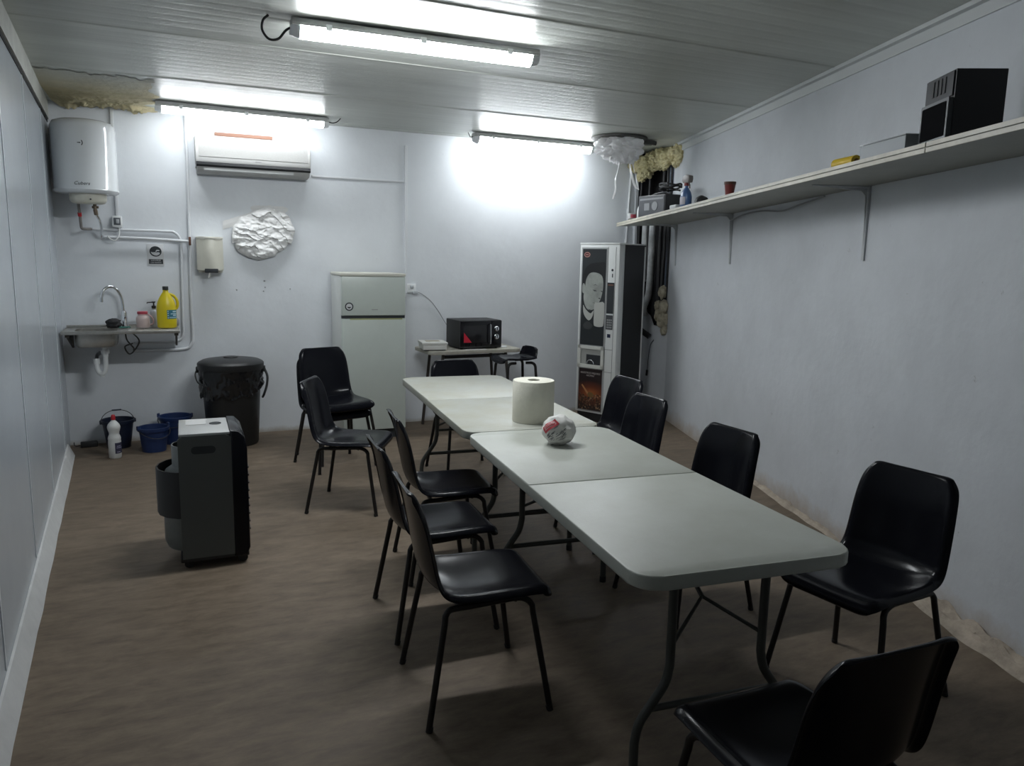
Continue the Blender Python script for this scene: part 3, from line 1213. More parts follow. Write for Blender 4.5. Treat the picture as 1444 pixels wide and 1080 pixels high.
W_ = [(.066, .0), (.074, .008), (.075, .05), (.076, .14), (.074, .175), (.064, .215), (.048, .25), (.030, .28), (.021, .292), (.020, .312)]
b.lathe(W_, seg=32, sx=1.0, sy=.72)
b.obj('body', M_yel, t)
b = B()
b.tube(smoothpath([(.028, 0, .275), (.056, 0, .262), (.078, 0, .235), (.087, 0, .20), (.082, 0, .165), (.066, 0, .150)], 5), .0115, 10)
b.obj('handle', M_yel, t)
b = B()
b.lathe([(.022, .308), (.023, .312), (.023, .334), (.020, .337), (0, .337)], seg=24)
b.obj('cap', mat('dark_green_cap', (0.03, 0.035, 0.03), 0.5), t)
b = B()


def jugskin(dx, z, off=.001):
    a = D(-80) + dx / .076
    return ((.0755 + off) * math.cos(a), (.0755 + off) * .72 * math.sin(a), z)


b.grid(lambda i, j: jugskin(-.018 + .098 * i, .075 + .072 * j), 12, 4)
b.obj('label', mat('teal_label', (0.03, 0.16, 0.22), 0.5), t)
b = B()
for z, h_, i0, i1 in ((.128, .010, .028, .07), (.112, .007, .01, .072), (.098, .010, .03, .065), (.083, .006, .0, .07)):
    b.grid(lambda i, j: jugskin(i0 + (i1 - i0) * i, z + h_ * j, .0018), 8, 2)
for z in (.080, .098, .116, .132):
    b.grid(lambda i, j: jugskin(-.014 + .009 * i, z + .009 * j, .0018), 3, 2)
b.obj('label_print', mat('pale_blue_print', (0.45, 0.6, 0.66), 0.5), t)
t = thing('soap_dispenser', 'clear soap bottle with black pump standing behind the yellow jug', 'bottle', (-1.250, 5.385, .991), 0)
b = B()
b.lathe([(.030, 0), (.034, .005), (.034, .11), (.026, .13), (.014, .14), (.014, .15)], seg=24)
b.obj('body', mat('hazy_plastic', (0.60, 0.62, 0.64), 0.25, trans=0.3), t)
b = B()
b.lathe([(.017, .15), (.017, .17), (.006, .174), (.006, .195), (.014, .198), (.014, .206), (0, .207)], seg=18)
b.tube([(0, 0, .20), (-.045, -.008, .199), (-.05, -.01, .192)], .005, 8)
b.obj('pump', M_blackmat, t)
t = thing('grey_sponge', 'round grey sponge at the end of the sink behind the yellow jug', 'sponge', (-1.100, 5.375, .991), 0)
b = B()
b.blob((0, 0, .038), (.040, .045, .040), .12, 3, 3, 2)
for v in b.bm.verts:
    v.co.z = max(v.co.z, 0)
b.obj('sponge_body', mat('grey_foam', (0.24, 0.24, 0.25), 0.9, bump=0.4, bscale=90), t)

# ------------------------------------------------------------------ wall sign
t = thing('wall_sign', 'small white wash hands sign with a round black pictogram above the sink', 'sign', (-1.218, 5.4985, 1.578), 0)
M = frame((0, 0, 0), (1, 0, 0), (0, 0, 1))
b = B()
b.box((0, -.001, 0), (.128, .003, .18), bev=.0008)
b.obj('plate', mat('white_sign', (0.60, 0.61, 0.62), 0.4), t)
Mf = Matrix.Translation((0, -.003, 0)) @ M
b = B()
b.prism(ell(.002, .030, .046, .043, 32), 0, .0006, Mf)
pc = b.obj('pictogram', M_print_dark, t, smooth=False)
Mg = Matrix.Translation((0, -.0042, 0)) @ M
b = B()
b.prism([(-.034, .026), (-.020, .022), (-.004, .024), (.008, .022), (.026, .024), (.036, .018), (.030, .006), (.012, -.004), (-.006, -.003), (-.026, .008)], 0, .0004, Mg)
b.prism([(.002, .026), (.004, .036), (.012, .044), (.026, .044), (.034, .038), (.030, .034), (.014, .034), (.010, .030), (.008, .026)], 0, .0004, Mg)
b.obj('hands_mark', mat('white_sign', (0.6, 0.61, 0.62), 0.4), pc, smooth=False)
b = B()
b.prism([(-.052, -.074), (.056, -.074), (.056, -.034), (-.052, -.034)], 0, .0006, Mf)
pc = b.obj('caption', M_print_dark, t, smooth=False)
text('LAVARSE', 'caption_lettering', .019, Matrix.Translation((.002, -.0042, -.044)) @ M, mat('pale_caption', (0.5, 0.51, 0.52), 0.5), pc)
text('LAS MANOS', 'caption_lettering', .015, Matrix.Translation((.002, -.0042, -.063)) @ M, mat('pale_caption', (0.5, 0.51, 0.52), 0.5), pc)

# ------------------------------------------------------------------ towel dispenser
t = thing('paper_towel_dispenser', 'yellowed white paper towel dispenser on the wall between sink and plaster lump', 'towel dispenser', (-.795, 5.499, 1.44), 0)
b = B()
pts = [(-.105, 0), (.105, 0), (.105, -.085)] + [(.105 - .21 * k / 10, -.085 - .045 * math.sin(PI * k / 10)) for k in range(1, 10)] + [(-.105, -.085)]
b.prism(pts, .018, .285, bev=.008)
b.prism([(-.095, 0), (.095, 0), (.095, -.08), (-.095, -.08)], .0, .02)
b.obj('housing', M_offwhite, t)
b = B()
b.prism([(p[0] * 1.02, p[1] * 1.03) for p in pts], .28, .30, bev=.006)
b.obj('lid', mat('cream_plastic', (0.66, 0.65, 0.58), 0.4), t)
b = B()
b.box((.005, -.108, .016), (.105, .045, .034), bev=.003)
b.obj('paper_slot', M_print_dark, t)
b = B()
b.grid(lambda i, j: (-.015 + .016 * i - .010 * j, -.118 + .006 * math.sin(i * 3), .012 - .055 * j), 4, 6)
b.obj('paper_end', M_paper, t)

# ------------------------------------------------------------------ plaster lump
t = thing('plaster_patch', 'rough white lump of flaked filler bulging from the wall under the air conditioner', 'plaster patch', (-.35, 5.4985, 1.77), 0)
b = B()
N_ = 110
vals = {}


def patch_outline(a):
    # radius of the lump by angle, metres
    base = .245 + .03 * math.sin(a * 2 + .6) + .018 * noise.noise(Vector((math.cos(a) * 3, math.sin(a) * 3, 5)))
    if math.sin(a) < -.3:
        base *= .93
    return base


vs = []
for j in range(N_):
    row = []
    for i in range(N_):
        x = -.33 + .63 * i / (N_ - 1)
        z = -.29 + .58 * j / (N_ - 1)
        a = math.atan2(z, x)
        r = math.hypot(x, z)
        R_ = patch_outline(a)
        e = (R_ - r) / .05
        m_ = max(0, min(1, e))
        w1 = noise.noise(Vector((x * 6, z * 6, 7)))
        q = Vector((x * 8 + w1 * .9, z * 15 + x * 4.0 + w1 * 1.3, 2.3))
        dist, pts_ = noise.voronoi(q)
        cid = pts_[0]
        rid = noise.cell_vector(cid * 7.3)
        tilt = (q.x - cid.x) * (rid.x - .5) * .035 + (q.y - cid.y) * (.45 + rid.y * .5) * -.030
        cr = abs(noise.noise(Vector((x * 7 + w1, z * 16 + x * 5, 4)))) + .5 * abs(noise.noise(Vector((x * 17 - w1, z * 30, 9))))
        h_ = .016 + .040 * max(0, min(1, (.25 - z) / .42)) + .6 * tilt + .014 * rid.z - .028 * cr + .016
        h_ += .004 * noise.noise(Vector((x * 45, z * 45, 0)))
        h_ = max(.002, h_) * (m_ ** .35)
        # thin smear running out to the upper left and top right
        sm = max(0, 1 - (abs(z - (.10 + .35 * (x + .25))) / .05)) * (1 if x < -.08 else 0)
        sm2 = max(0, 1 - abs(z - .225) / .035) * max(0, 1 - abs(x - .06) / .17)
        h2 = max(0, sm) * .006 + min(1, sm2 * 2) * .012
        h_ = max(h_, h2)
        row.append(b.bm.verts.new((x, -h_ + .0005, z)) if h_ > .0012 else None)
    vs.append(row)
for j in range(N_ - 1):
    for i in range(N_ - 1):
        q4 = (vs[j][i], vs[j][i + 1], vs[j + 1][i + 1], vs[j + 1][i])
        if all(q4):
            b.bm.faces.new(q4)
b.obj('filler', mat('white_filler', (0.72, 0.72, 0.71), 0.75), t, angle=28)
b = B()
rnd = random.Random(3)
for (x, z, s) in ((.0, -.40, .008), (.005, -.455, .007), (-.235, -.48, .007), (.22, -.47, .006), (-.01, -.49, .006)):
    b.blob((x, -.002, z), (s, .005, s * .9), .3, 3, 2, x)
b.obj('filler_spots', mat('grey_filler', (0.30, 0.31, 0.32), 0.8), t)

# ------------------------------------------------------------------ air conditioner
t = thing('air_conditioner', 'white split air conditioner with a black strip on the back wall', 'air conditioner', (-.42, 5.498, 2.26), 0)
b = B()
pr = [(0, .30), (-.155, .300), (-.185, .288), (-.205, .26), (-.212, .20), (-.212, .096), (-.205, .079), (0, .079)]
M = Matrix(((0, 0, 1, 0), (1, 0, 0, 0), (0, 1, 0, 0), (0, 0, 0, 1)))
b.prism(pr, -.46, .46, M, bev=.008)
b.obj('casing', mat('white_ac_plastic', (0.44, 0.44, 0.43), 0.45, spec=0.3), t, angle=50)
b = B()
b.prism([(-.2125, .265), (-.2125, .122), (-.215, .124), (-.215, .263)], -.435, .435, M)
b.obj('front_grille', mat('pale_grey_grille', (0.30, 0.30, 0.29), 0.7, var=0.08, vscale=60, stretch=(1, 1, 6)), t, smooth=False)
b = B()
b.prism([(0, .082), (-.207, .082), (-.209, .060), (-.203, .045), (0, .045)], -.458, .458, M)
b.obj('dark_strip', mat('strip_black', (0.014, 0.015, 0.017), 0.3), t, smooth=False)
b = B()
b.prism([(0, .047), (-.196, .047), (-.192, .026), (-.165, .006), (-.06, .0), (0, .0)], -.452, .452, M, bev=.003)
b.obj('lower_casing', mat('white_ac_plastic', (0.44, 0.44, 0.43), 0.45, spec=0.3), t, angle=50)
b = B()
b.prism([(-.197, .040), (-.193, .020), (-.176, .010), (-.180, .036)], -.40, .315, M)
b.obj('louver', mat('louver_grey', (0.50, 0.51, 0.51), 0.4), t, smooth=False)
b = B()
b.box((.03, -.2135, .108), (.05, .002, .008), bev=.0008)
b.obj('brand_badge', mat('badge_grey', (0.30, 0.30, 0.30), 0.4), t)
b = B()
b.box((-.495, 5.375, 2.577), (.46, .05, .030), rz=D(-1.2), bev=.002)
tag(b.obj('wooden_slat', mat('red_brown_wood', (0.15, 0.07, 0.042), 0.6, var=0.25, vscale=10, stretch=(1, 12, 12))), 'thin red-brown wooden slat lying on top of the air conditioner', 'wood strip')

# ------------------------------------------------------------------ yellow foam in the left corner of the ceiling
b = B()


def foam(u, v):
    x = xl(5.2) + .03 + .72 * u
    y0f = 4.30 + .22 * noise.noise(Vector((u * 5, 2, 9))) + .10 * noise.noise(Vector((u * 17, 2, 4)))
    y = y0f + (5.485 - y0f) * v
    k = noise.fractal(Vector((x * 5, y * 5, 0)), 1, 2, 4)
    k2 = noise.fractal(Vector((x * 16, y * 16, 4)), 1, 2, 3)
    lump = max(0, (v - .58) / .42)
    edge = min(1, min(u, 1 - u) * 8) * min(1, v * 5)
    x += (.05 * k + .10 * noise.noise(Vector((3, y * 5, 1)))) * max(0, u - .5) * 2
    z = .0003 + edge * (.0012 + lump * (.008 + .034 * max(0, k + .15) + .05 * max(0, k2)))
    return (x, min(y, 5.495), H - .0042 - z)


b.grid(foam, 110, 130)
M_yf = mat('yellowed_foam', (0.58, 0.51, 0.33), 0.85, var=0.5, vscale=5, vcol=(0.42, 0.37, 0.22), bump=0.6, bscale=22)
# the yellow thins out to the old ceiling paint away from the wall
nt = M_yf.node_tree
bs = nt.nodes['Principled BSDF']
src = bs.inputs['Base Color'].links[0].from_socket
tcn = [q for q in nt.nodes if q.type == 'TEX_COORD'][0]
sp_ = nt.nodes.new('ShaderNodeSeparateXYZ')
nt.links.new(tcn.outputs['Object'], sp_.inputs[0])
nz_ = nt.nodes.new('ShaderNodeTexNoise')
nz_.inputs['Scale'].default_value = 4.0
nz_.inputs['Detail'].default_value = 6
nt.links.new(tcn.outputs['Object'], nz_.inputs['Vector'])
ad_ = nt.nodes.new('ShaderNodeMath')
ad_.operation = 'MULTIPLY_ADD'
ad_.inputs[1].default_value = 0.5
nt.links.new(nz_.outputs['Fac'], ad_.inputs[0])
nt.links.new(sp_.outputs['Y'], ad_.inputs[2])
mr_ = nt.nodes.new('ShaderNodeMapRange')
mr_.inputs['From Min'].default_value = 4.55
mr_.inputs['From Max'].default_value = 5.15
nt.links.new(ad_.outputs[0], mr_.inputs['Value'])
mx_ = nt.nodes.new('ShaderNodeMix')
mx_.data_type = 'RGBA'
nt.links.new(mr_.outputs['Result'], mx_.inputs['Factor'])
mx_.inputs['A'].default_value = (0.50, 0.51, 0.46, 1)
nt.links.new(src, mx_.inputs['B'])
nt.links.new(mx_.outputs['Result'], bs.inputs['Base Color'])
tag(b.obj('expanding_foam', M_yf, angle=60),
    'lumpy yellow-brown foam sealing the ceiling corner above the water heater', 'foam')

# ------------------------------------------------------------------ socket and cable by the fridge
t = thing('wall_socket', 'white double wall socket with plug beside the fridge top', 'socket', (.995, 5.498, 1.30), 0)
b = B()
b.box((0, -.012, .01), (.085, .024, .085), bev=.004)
b.obj('plate', M_white, t)
b = B()
b.box((.03, -.040, -.028), (.05, .036, .03), bev=.006)
b.box((.0, -.034, .025), (.035, .02, .03), bev=.006)
b.obj('plugs', mat('light_grey_plastic', (0.42, 0.44, 0.46), 0.4), t)
b = B()
b.tube(smoothpath([(1.05, 5.455, 1.275), (1.10, 5.47, 1.255), (1.19, 5.485, 1.19), (1.27, 5.49, 1.09), (1.34, 5.49, .98), (1.41, 5.45, .86), (1.43, 5.40, .80)], 6), .0035, 8)
tag(b.obj('power_cord', mat('grey_cable', (0.28, 0.29, 0.30), 0.5)), 'thin grey power cord sagging from the wall socket to the microwave', 'cord')

# ------------------------------------------------------------------ fridge
t = thing('fridge', 'tall pale green-grey fridge freezer with a round sticker on the upper door', 'fridge', (.497, 5.18, 0), D(-2))
M_fr = mat('fridge_white', (0.60, 0.62, 0.60), 0.35)
M_frd = mat('fridge_door_grey_green', (0.52, 0.57, 0.53), 0.35, var=0.04, vscale=3)
b = B()
b.box((0, .025, .735), (.555, .50, 1.40), bev=.006)
b.box((0, .04, .035), (.52, .44, .07))
b.obj('cabinet', M_fr, t)
b = B()
b.box((0, .0, 1.447), (.565, .555, .028), bev=.008)
b.obj('top_panel', mat('fridge_top_cream', (0.60, 0.59, 0.52), 0.4), t)
b = B()
b.box((0, -.255, 1.264), (.556, .052, .335), bev=.008)
dr = b.obj('freezer_door', M_frd, t)
b = B()
b.prism(ell(0, 0, .036, .036, 32), 0, .0012, frame((-.215, -.2812, 1.175), (1, 0, 0), (0, 0, 1)))
st = b.obj('sticker', M_print_dark, dr, smooth=False, label='round black and white sticker')
b = B()
b.prism(ell(0, 0, .026, .026, 28), 0, .0006, frame((-.215, -.2826, 1.175), (1, 0, 0), (0, 0, 1)))
b.obj('sticker_face', mat('white_sign', (0.6, 0.61, 0.62), 0.4), st, smooth=False)
b = B()
b.prism([(-.019, -.002), (.019, -.002), (.012, -.010), (0, -.016), (-.012, -.010)], 0, .0005, frame((-.215, -.2836, 1.175), (1, 0, 0), (0, 0, 1)))
b.obj('sticker_mark', M_print_dark, st, smooth=False)
b = B()
b.box((.005, -.2815, 1.148), (.055, .0015, .006))
b.obj('brand_badge', mat('badge_grey', (0.3, 0.3, 0.3), 0.4), dr, smooth=False)
b = B()
b.box((0, -.255, .578), (.556, .052, .985), bev=.008)
dr = b.obj('fridge_door', M_frd, t)
b = B()
b.box((.02, -.272, 1.066), (.46, .022, .012), bev=.003)
b.obj('grip_strip', mat('yellowed_grip', (0.38, 0.40, 0.20), 0.5), dr)
b = B()
b.box((0, -.24, 1.084), (.55, .05, .024))
b.obj('door_gap', M_print_dark, t, smooth=False)
b = B()
b.box((0, -.232, .04), (.53, .03, .08))
b.obj('kick_plate', M_print_dark, t, smooth=False)

# ------------------------------------------------------------------ rubbish bin
t = thing('rubbish_bin', 'big black plastic rubbish bin with lid and bin bag beside the blue buckets', 'bin', (-.68, 5.16, 0), D(-8))
M_bin = mat('charcoal_bin_plastic', (0.014, 0.015, 0.016), 0.42)
b = B()
b.lathe([(.0, .0), (.195, .0), (.205, .012), (.238, .60), (.252, .612), (.254, .665), (.240, .67)], seg=44)
b.obj('body', M_bin, t, angle=45)
b = B()
b.lathe([(.262, .645), (.266, .655), (.266, .695), (.258, .705), (.225, .722), (.14, .735), (.06, .738), (.055, .748), (0, .75)], seg=44)
b.obj('lid', M_bin, t, angle=35)
b = B()


def bagskirt(u, v):
    a = 2 * PI * u
    k = noise.noise(Vector((math.cos(a) * 5, math.sin(a) * 5, v * 3)))
    low = .46 + .07 * noise.noise(Vector((math.cos(a) * 2.2, math.sin(a) * 2.2, 8))) + .05 * math.sin(a + .6)
    z = .652 - (.652 - low) * v
    k3 = noise.noise(Vector((math.cos(a) * 13, math.sin(a) * 13, v * 5 + 3)))
    r = .258 + (.012 + .020 * k + .012 * k3) * (.2 + v) - .022 * v
    return (r * math.cos(a), r * math.sin(a), z)


b.grid(bagskirt, 160, 18, closed_u=True)
o = b.obj('bin_bag', mat('black_bin_bag', (0.010, 0.010, 0.011), 0.14), t, angle=70)
for s in (-1, 1):
    b = B()
    b.box((s * .262, 0, .64), (.028, .06, .05), bev=.006)
    h_ = b.obj('handle_lug', M_bin, t)
b = B()
b.tube(smoothpath([(.268, -.02, .645), (.292, -.05, .58), (.285, -.07, .50), (.262, -.085, .43), (.250, -.04, .40)], 6), .010, 10)
b.obj('carry_handle', M_bin, t)
b = B()
b.tube(smoothpath([(-.268, -.02, .645), (-.275, -.07, .60), (-.245, -.14, .545), (-.17, -.20, .52)], 6), .006, 8)
b.obj('bag_tie', M_bin, t)

# ------------------------------------------------------------------ buckets, bleach bottle, black box on the floor
M_blue = mat('dark_blue_plastic', (0.012, 0.030, 0.105), 0.42)
M_navy = mat('navy_plastic', (0.008, 0.014, 0.034), 0.42)


def bucket(loc, rz, r0, r1, h, m, label, handle):
    t = thing('bucket', label, 'bucket', loc, rz, 'plastic buckets below the sink')
    b = B()
    ro = [(0, 0), (r0, 0), (r1 - .006, h - .03), (r1 + .006, h - .028), (r1 + .008, h - .002), (r1 + .002, h), (r1 - .004, h - .004), (r0 - .006, .012), (0, .012)]
    b.lathe(ro, seg=40)
    b.obj('body', m, t, angle=40)
    b = B()
    if handle == 'up':
        b.tube([(r1 * math.cos(a) * 1.0, .0 + .10 * math.sin(a) * .4, h - .015 + .085 * math.sin(a)) for a in [PI * k / 18 for k in range(19)]], .003, 8)
        b.obj('handle', M_cable, t)
        b = B()
        b.cyl((-.035, .04, h + .069), (.035, .04, h + .069), .006, 10)
        b.obj('grip', m, t)
        for s in (-1, 1):
            b = B()
            b.box((s * (r1 + .005), 0, h - .018), (.016, .03, .03), bev=.004)
            b.obj('handle_lug', m, t)
    else:
        b.tube([((r1 + .010) * math.cos(a), -(r1 + .010) * math.sin(a), h - .012 - .07 * math.sin(a)) for a in [PI * k / 18 for k in range(19)]], .003, 8)
        b.obj('handle', M_cable, t)
        for s in (-1, 1):
            b = B()
            b.box((s * (r1 + .008), 0, h + .0), (.018, .03, .035), bev=.004)
            b.obj('handle_lug', m, t)
    return t


bucket((-1.565, 5.325, 0), D(10), .088, .122, .235, M_navy, 'dark navy bucket with its wire handle up, behind the white bleach bottle', 'up')
bucket((-1.297, 5.10, 0), D(25), .090, .114, .200, M_blue, 'shorter dark blue bucket standing in front of the other blue bucket', 'down')
bucket((-1.130, 5.345, 0), D(-15), .100, .126, .235, M_blue, 'dark blue bucket behind the heater, next to the rubbish bin', 'down')
t = thing('bleach_bottle', 'white waisted bottle with red cap and dark label on the floor before the navy bucket', 'bottle', (-1.573, 4.945, 0), D(15))
b = B()
b.lathe([(.040, 0), (.046, .006), (.047, .13), (.045, .145), (.047, .155), (.044, .17), (.036, .19), (.037, .205), (.046, .235), (.047, .25), (.040, .27), (.022, .292), (.013, .30), (.013, .31)], seg=32)
b.obj('body', mat('white_bottle_plastic', (0.66, 0.67, 0.66), 0.35), t, angle=50)
b = B()
b.lathe([(.016, .305), (.017, .308), (.015, .335), (.010, .345), (0, .346)], seg=20)
b.obj('cap', M_red, t)
b = B()
b.grid(lambda i, j: (.0478 * math.cos(D(-100) + 1.35 * i), .0478 * math.sin(D(-100) + 1.35 * i), .042 + .085 * j), 12, 3)
b.obj('label', mat('dark_violet_label', (0.035, 0.035, 0.07), 0.5), t)
b = B()
for z, i0, i1 in ((.052, .2, .6), (.085, .15, .85), (.098, .2, .7)):
    b.grid(lambda i, j: (.0483 * math.cos(D(-100) + 1.35 * (i0 + (i1 - i0) * i)), .0483 * math.sin(D(-100) + 1.35 * (i0 + (i1 - i0) * i)), z + .005 * j), 8, 2)
b.obj('label_print', mat('pale_violet_print', (0.35, 0.35, 0.45), 0.5), t)
t = thing('black_adapter', 'flat black plastic box with a lead on the floor by the navy bucket', 'adapter', (-1.79, 5.40, 0), D(6))
b = B()
b.box((0, 0, .022), (.125, .06, .044), bev=.008)
b.obj('case', M_blackmat, t)
b = B()
b.tube(smoothpath([(-.06, 0, .02), (-.085, .01, .012), (-.105, .04, .012), (-.108, .07, .03)], 5), .004, 8)
b.obj('lead', M_cable, t)

# ------------------------------------------------------------------ gas heater
t = thing('gas_heater', 'grey and black gas cabinet heater on castors standing in the open floor', 'heater', (-1.130, 2.39, 0), D(-1))
t.scale.z = .925
M_hside = mat('heater_grey_side', (0.085, 0.093, 0.090), 0.45)
M_htop = mat('heater_silver_top', (0.42, 0.425, 0.42), 0.35)
HW, HD = .40, .250
b = B()
# side walls with curved upper front, back left open
for y in (0, HW):
    b = B()
    b.prism([(0, .062), (HD, .062), (HD, .735), (HD - .03, .752), (.02, .752), (0, .735)], y - (.008 if y else 0), y + (0 if y else .008), Matrix(((1, 0, 0, 0), (0, 0, 1, 0), (0, 1, 0, 0), (0, 0, 0, 1))))
    o = b.obj('side_panel', M_hside, t, smooth=False)
    sd = o if y == 0 else sd
b = B()
M = Matrix(((1, 0, 0, 0), (0, 0, 1, 0), (0, 1, 0, 0), (0, 0, 0, 1)))
b.prism(rrect(.115, .042, .020, 5, .118, .672), -.0012, .004, M)
b.obj('grip_opening', M_print_dark, sd, smooth=False)
b = B()
b.prism(rrect(.115, .042, .020, 5, .118, .672), HW - .004, HW + .0012, M)
b.obj('grip_opening', M_print_dark, sd, smooth=False)
b = B()
b.prism([(.006, .012), (HD - .004, .012), (HD - .004, HW - .012), (.006, HW - .012)], .748, .762, bev=.004)
tp = b.obj('top_plate', M_htop, t)
b = B()
b.lathe([(.030, .762), (.030, .765), (.024, .766), (.022, .763), (0, .763)], c=(.185, .24, 0), seg=24)
b.obj('control_knob', M_print_dark, tp)
b = B()
b.box((.09, .30, .7632), (.10, .14, .0015))
b.obj('instruction_label', mat('pale_label', (0.58, 0.58, 0.57), 0.5), tp, smooth=False)
b = B()
fr = [(HD - .002, .05), (HD + .060, .05), (HD + .076, .09), (HD + .076, .66), (HD + .066, .73), (HD + .036, .765), (HD - .002, .768)]
b.prism(fr, -.004, HW + .004, M, bev=.008)
b.obj('front_shell', M_black, t, angle=50)
b = B()
b.box((HD + .068, HW / 2, .36), (.022, HW - .10, .42), bev=.004)
for k in range(9):
    b.box((HD + .081, HW / 2, .18 + k * .045), (.006, HW - .11, .008))
b.obj('burner_grille', M_darkmetal, t, smooth=False)
b = B()
b.box((HD / 2 + .03, HW / 2, .055), (HD + .08, HW - .01, .03), bev=.006)
b.obj('base', M_blackmat, t)
b = B()
b.box((HD - .01, HW / 2, .40), (.012, HW - .02, .66))
b.obj('inner_back', M_hside, t, smooth=False)
for x in (.03, HD + .04):
    for y in (.04, HW - .04):
        b = B()
        b.cyl((x, y - .011, .024), (x, y + .011, .024), .024, 18)
        b.box((x, y, .045), (.03, .026, .02))
        b.obj('castor', M_blackmat, t)
b = B()
# curved dark rear cover over the bottle
cov = []
for k in range(9):
    a = PI / 2 + PI * k / 8
    cov.append((.045 + .158 * math.cos(a) * 1.0, HW / 2 + .178 * math.sin(a)))
cov2 = [(.045 + (x - .045) * .955, HW / 2 + (y - HW / 2) * .96) for x, y in cov[::-1]]
b.prism(cov + cov2, .285, .545)
b.obj('rear_cover', M_blackmat, t, angle=50)
t = thing('gas_bottle', 'grey steel gas bottle with collar inside the open back of the heater', 'gas bottle', (-1.130, 2.39, 0), D(-1))
t.scale.z = .925
b = B()
c_ = (.066, HW / 2, 0)
b.lathe([(.10, .072), (.135, .082), (.150, .12), (.150, .46), (.135, .52), (.09, .555), (.03, .565), (.03, .60), (0, .60)], c=c_, seg=36)
b.obj('bottle_body', mat('bottle_grey', (0.13, 0.14, 0.135), 0.45, var=0.12, vscale=12), t, angle=50)
b = B()
pts = [(.10 * math.cos(a), .10 * math.sin(a)) for a in [D(50) + D(260) * k / 20 for k in range(21)]]
pin = [(x * .94, y * .94) for x, y in pts[::-1]]
b.prism([(x + c_[0], y + c_[1]) for x, y in pts + pin], .535, .665)
b.obj('collar', mat('bottle_collar_grey', (0.22, 0.23, 0.225), 0.45), t, angle=50)
b = B()
b.box((c_[0], c_[1], .63), (.04, .04, .06), bev=.006)
b.tube(smoothpath([(c_[0] + .02, c_[1], .64), (c_[0] + .10, c_[1] + .02, .66), (c_[0] + .125, c_[1] + .04, .63), (c_[0] + .145, c_[1] + .05, .59)], 5), .007, 8)
b.obj('regulator', M_blackmat, t)

# ------------------------------------------------------------------ coffee vending machine
VW, VD, VH = .46, .48, 1.765
vdir = Vector((.426, -.905, 0)).normalized()
t = thing('coffee_machine', 'tall white and black coffee vending machine with a portrait poster in the back corner', 'vending machine', (2.625, 5.115, 0), math.atan2(vdir.y, vdir.x))
# local: x across the front from its left edge, y into the machine (away from the front), z up
M_vw = mat('vending_white', (0.70, 0.72, 0.71), 0.35)
M_vb = mat('vending_black_side', (0.012, 0.013, 0.015), 0.45)
b = B()
b.box((VW / 2, .10 + (VD - .10) / 2, .06 + (VH - .06) / 2), (VW, VD - .10, VH - .06))
b.obj('cabinet', M_vb, t, smooth=False)
b = B()
b.box((VW / 2, VD / 2, VH + .007), (VW + .006, VD + .004, .014), bev=.003)
b.box((VW - .004, VD - .012, .92), (.012, .024, VH - .1))
b.obj('cabinet_trim', M_vw, t)
b = B()
b.box((VW / 2, .05, .09 + (VH - .09) / 2), (VW + .002, .098, VH - .09), bev=.006)
door = b.obj('front_door', M_vw, t)
b = B()
b.box((VW / 2, .16, .03), (VW - .06, .28, .06))
b.obj('plinth', M_blackmat, t, smooth=False)
b = B()
b.box((VW / 2 + .0, .045, .075), (VW - .03, .05, .04))
b.obj('kick_plate', M_blackmat, t, smooth=False)
FM = frame((0, 0, 0), (1, 0, 0), (0, 0, 1))      # drawing plane of the front; its normal points out (-y)


def FP(off):
    return Matrix.Translation((0, -off, 0)) @ FM


x0, x1 = .035, .315
# upper poster
b = B()
b.prism([(x0 - .012, .765), (x1 + .010, .765), (x1 + .010, 1.735), (x0 - .012, 1.735)], 0, .003, FP(0))
b.obj('poster_frame', mat('grey_aluminium', (0.40, 0.41, 0.41), 0.4, 0.4), door, smooth=False)
b = B()
b.prism([(x0, .775), (x1, .775), (x1, 1.72), (x0, 1.72)], 0, .001, FP(.003))
pos = b.obj('upper_poster', mat('poster_black', (0.024, 0.028, 0.031), 0.3), door, smooth=False, label='black and white poster of a person drinking from a cup')
G = mat('poster_skin_grey', (0.33, 0.35, 0.325), 0.35, var=0.25, vscale=7)
G2 = mat('poster_dark_grey', (0.05, 0.054, 0.055), 0.35)
G3 = mat('poster_light_grey', (0.46, 0.47, 0.44), 0.35)


def art(pts, off, m, name):
    b = B()
    b.prism([(min(max(x, x0 + .001), x1 - .001), min(max(z, .777), 1.718)) for x, z in pts], 0, .0004, FP(.004 + off))
    return b.obj(name, m, pos, smooth=False)


def sm2(pts, n=4):
    P = [Vector((*p, 0)) for p in pts]
    N = len(P)
    out = []
    for i in range(N):
        a, bb, c, d = P[i - 1], P[i], P[(i + 1) % N], P[(i + 2) % N]
        for k in range(n):
            q = k / n
            v = 0.5 * ((2 * bb) + (c - a) * q + (2 * a - 5 * bb + 4 * c - d) * q * q + (3 * bb - a - 3 * c + d) * q ** 3)
            out.append((v.x, v.y))
    return out


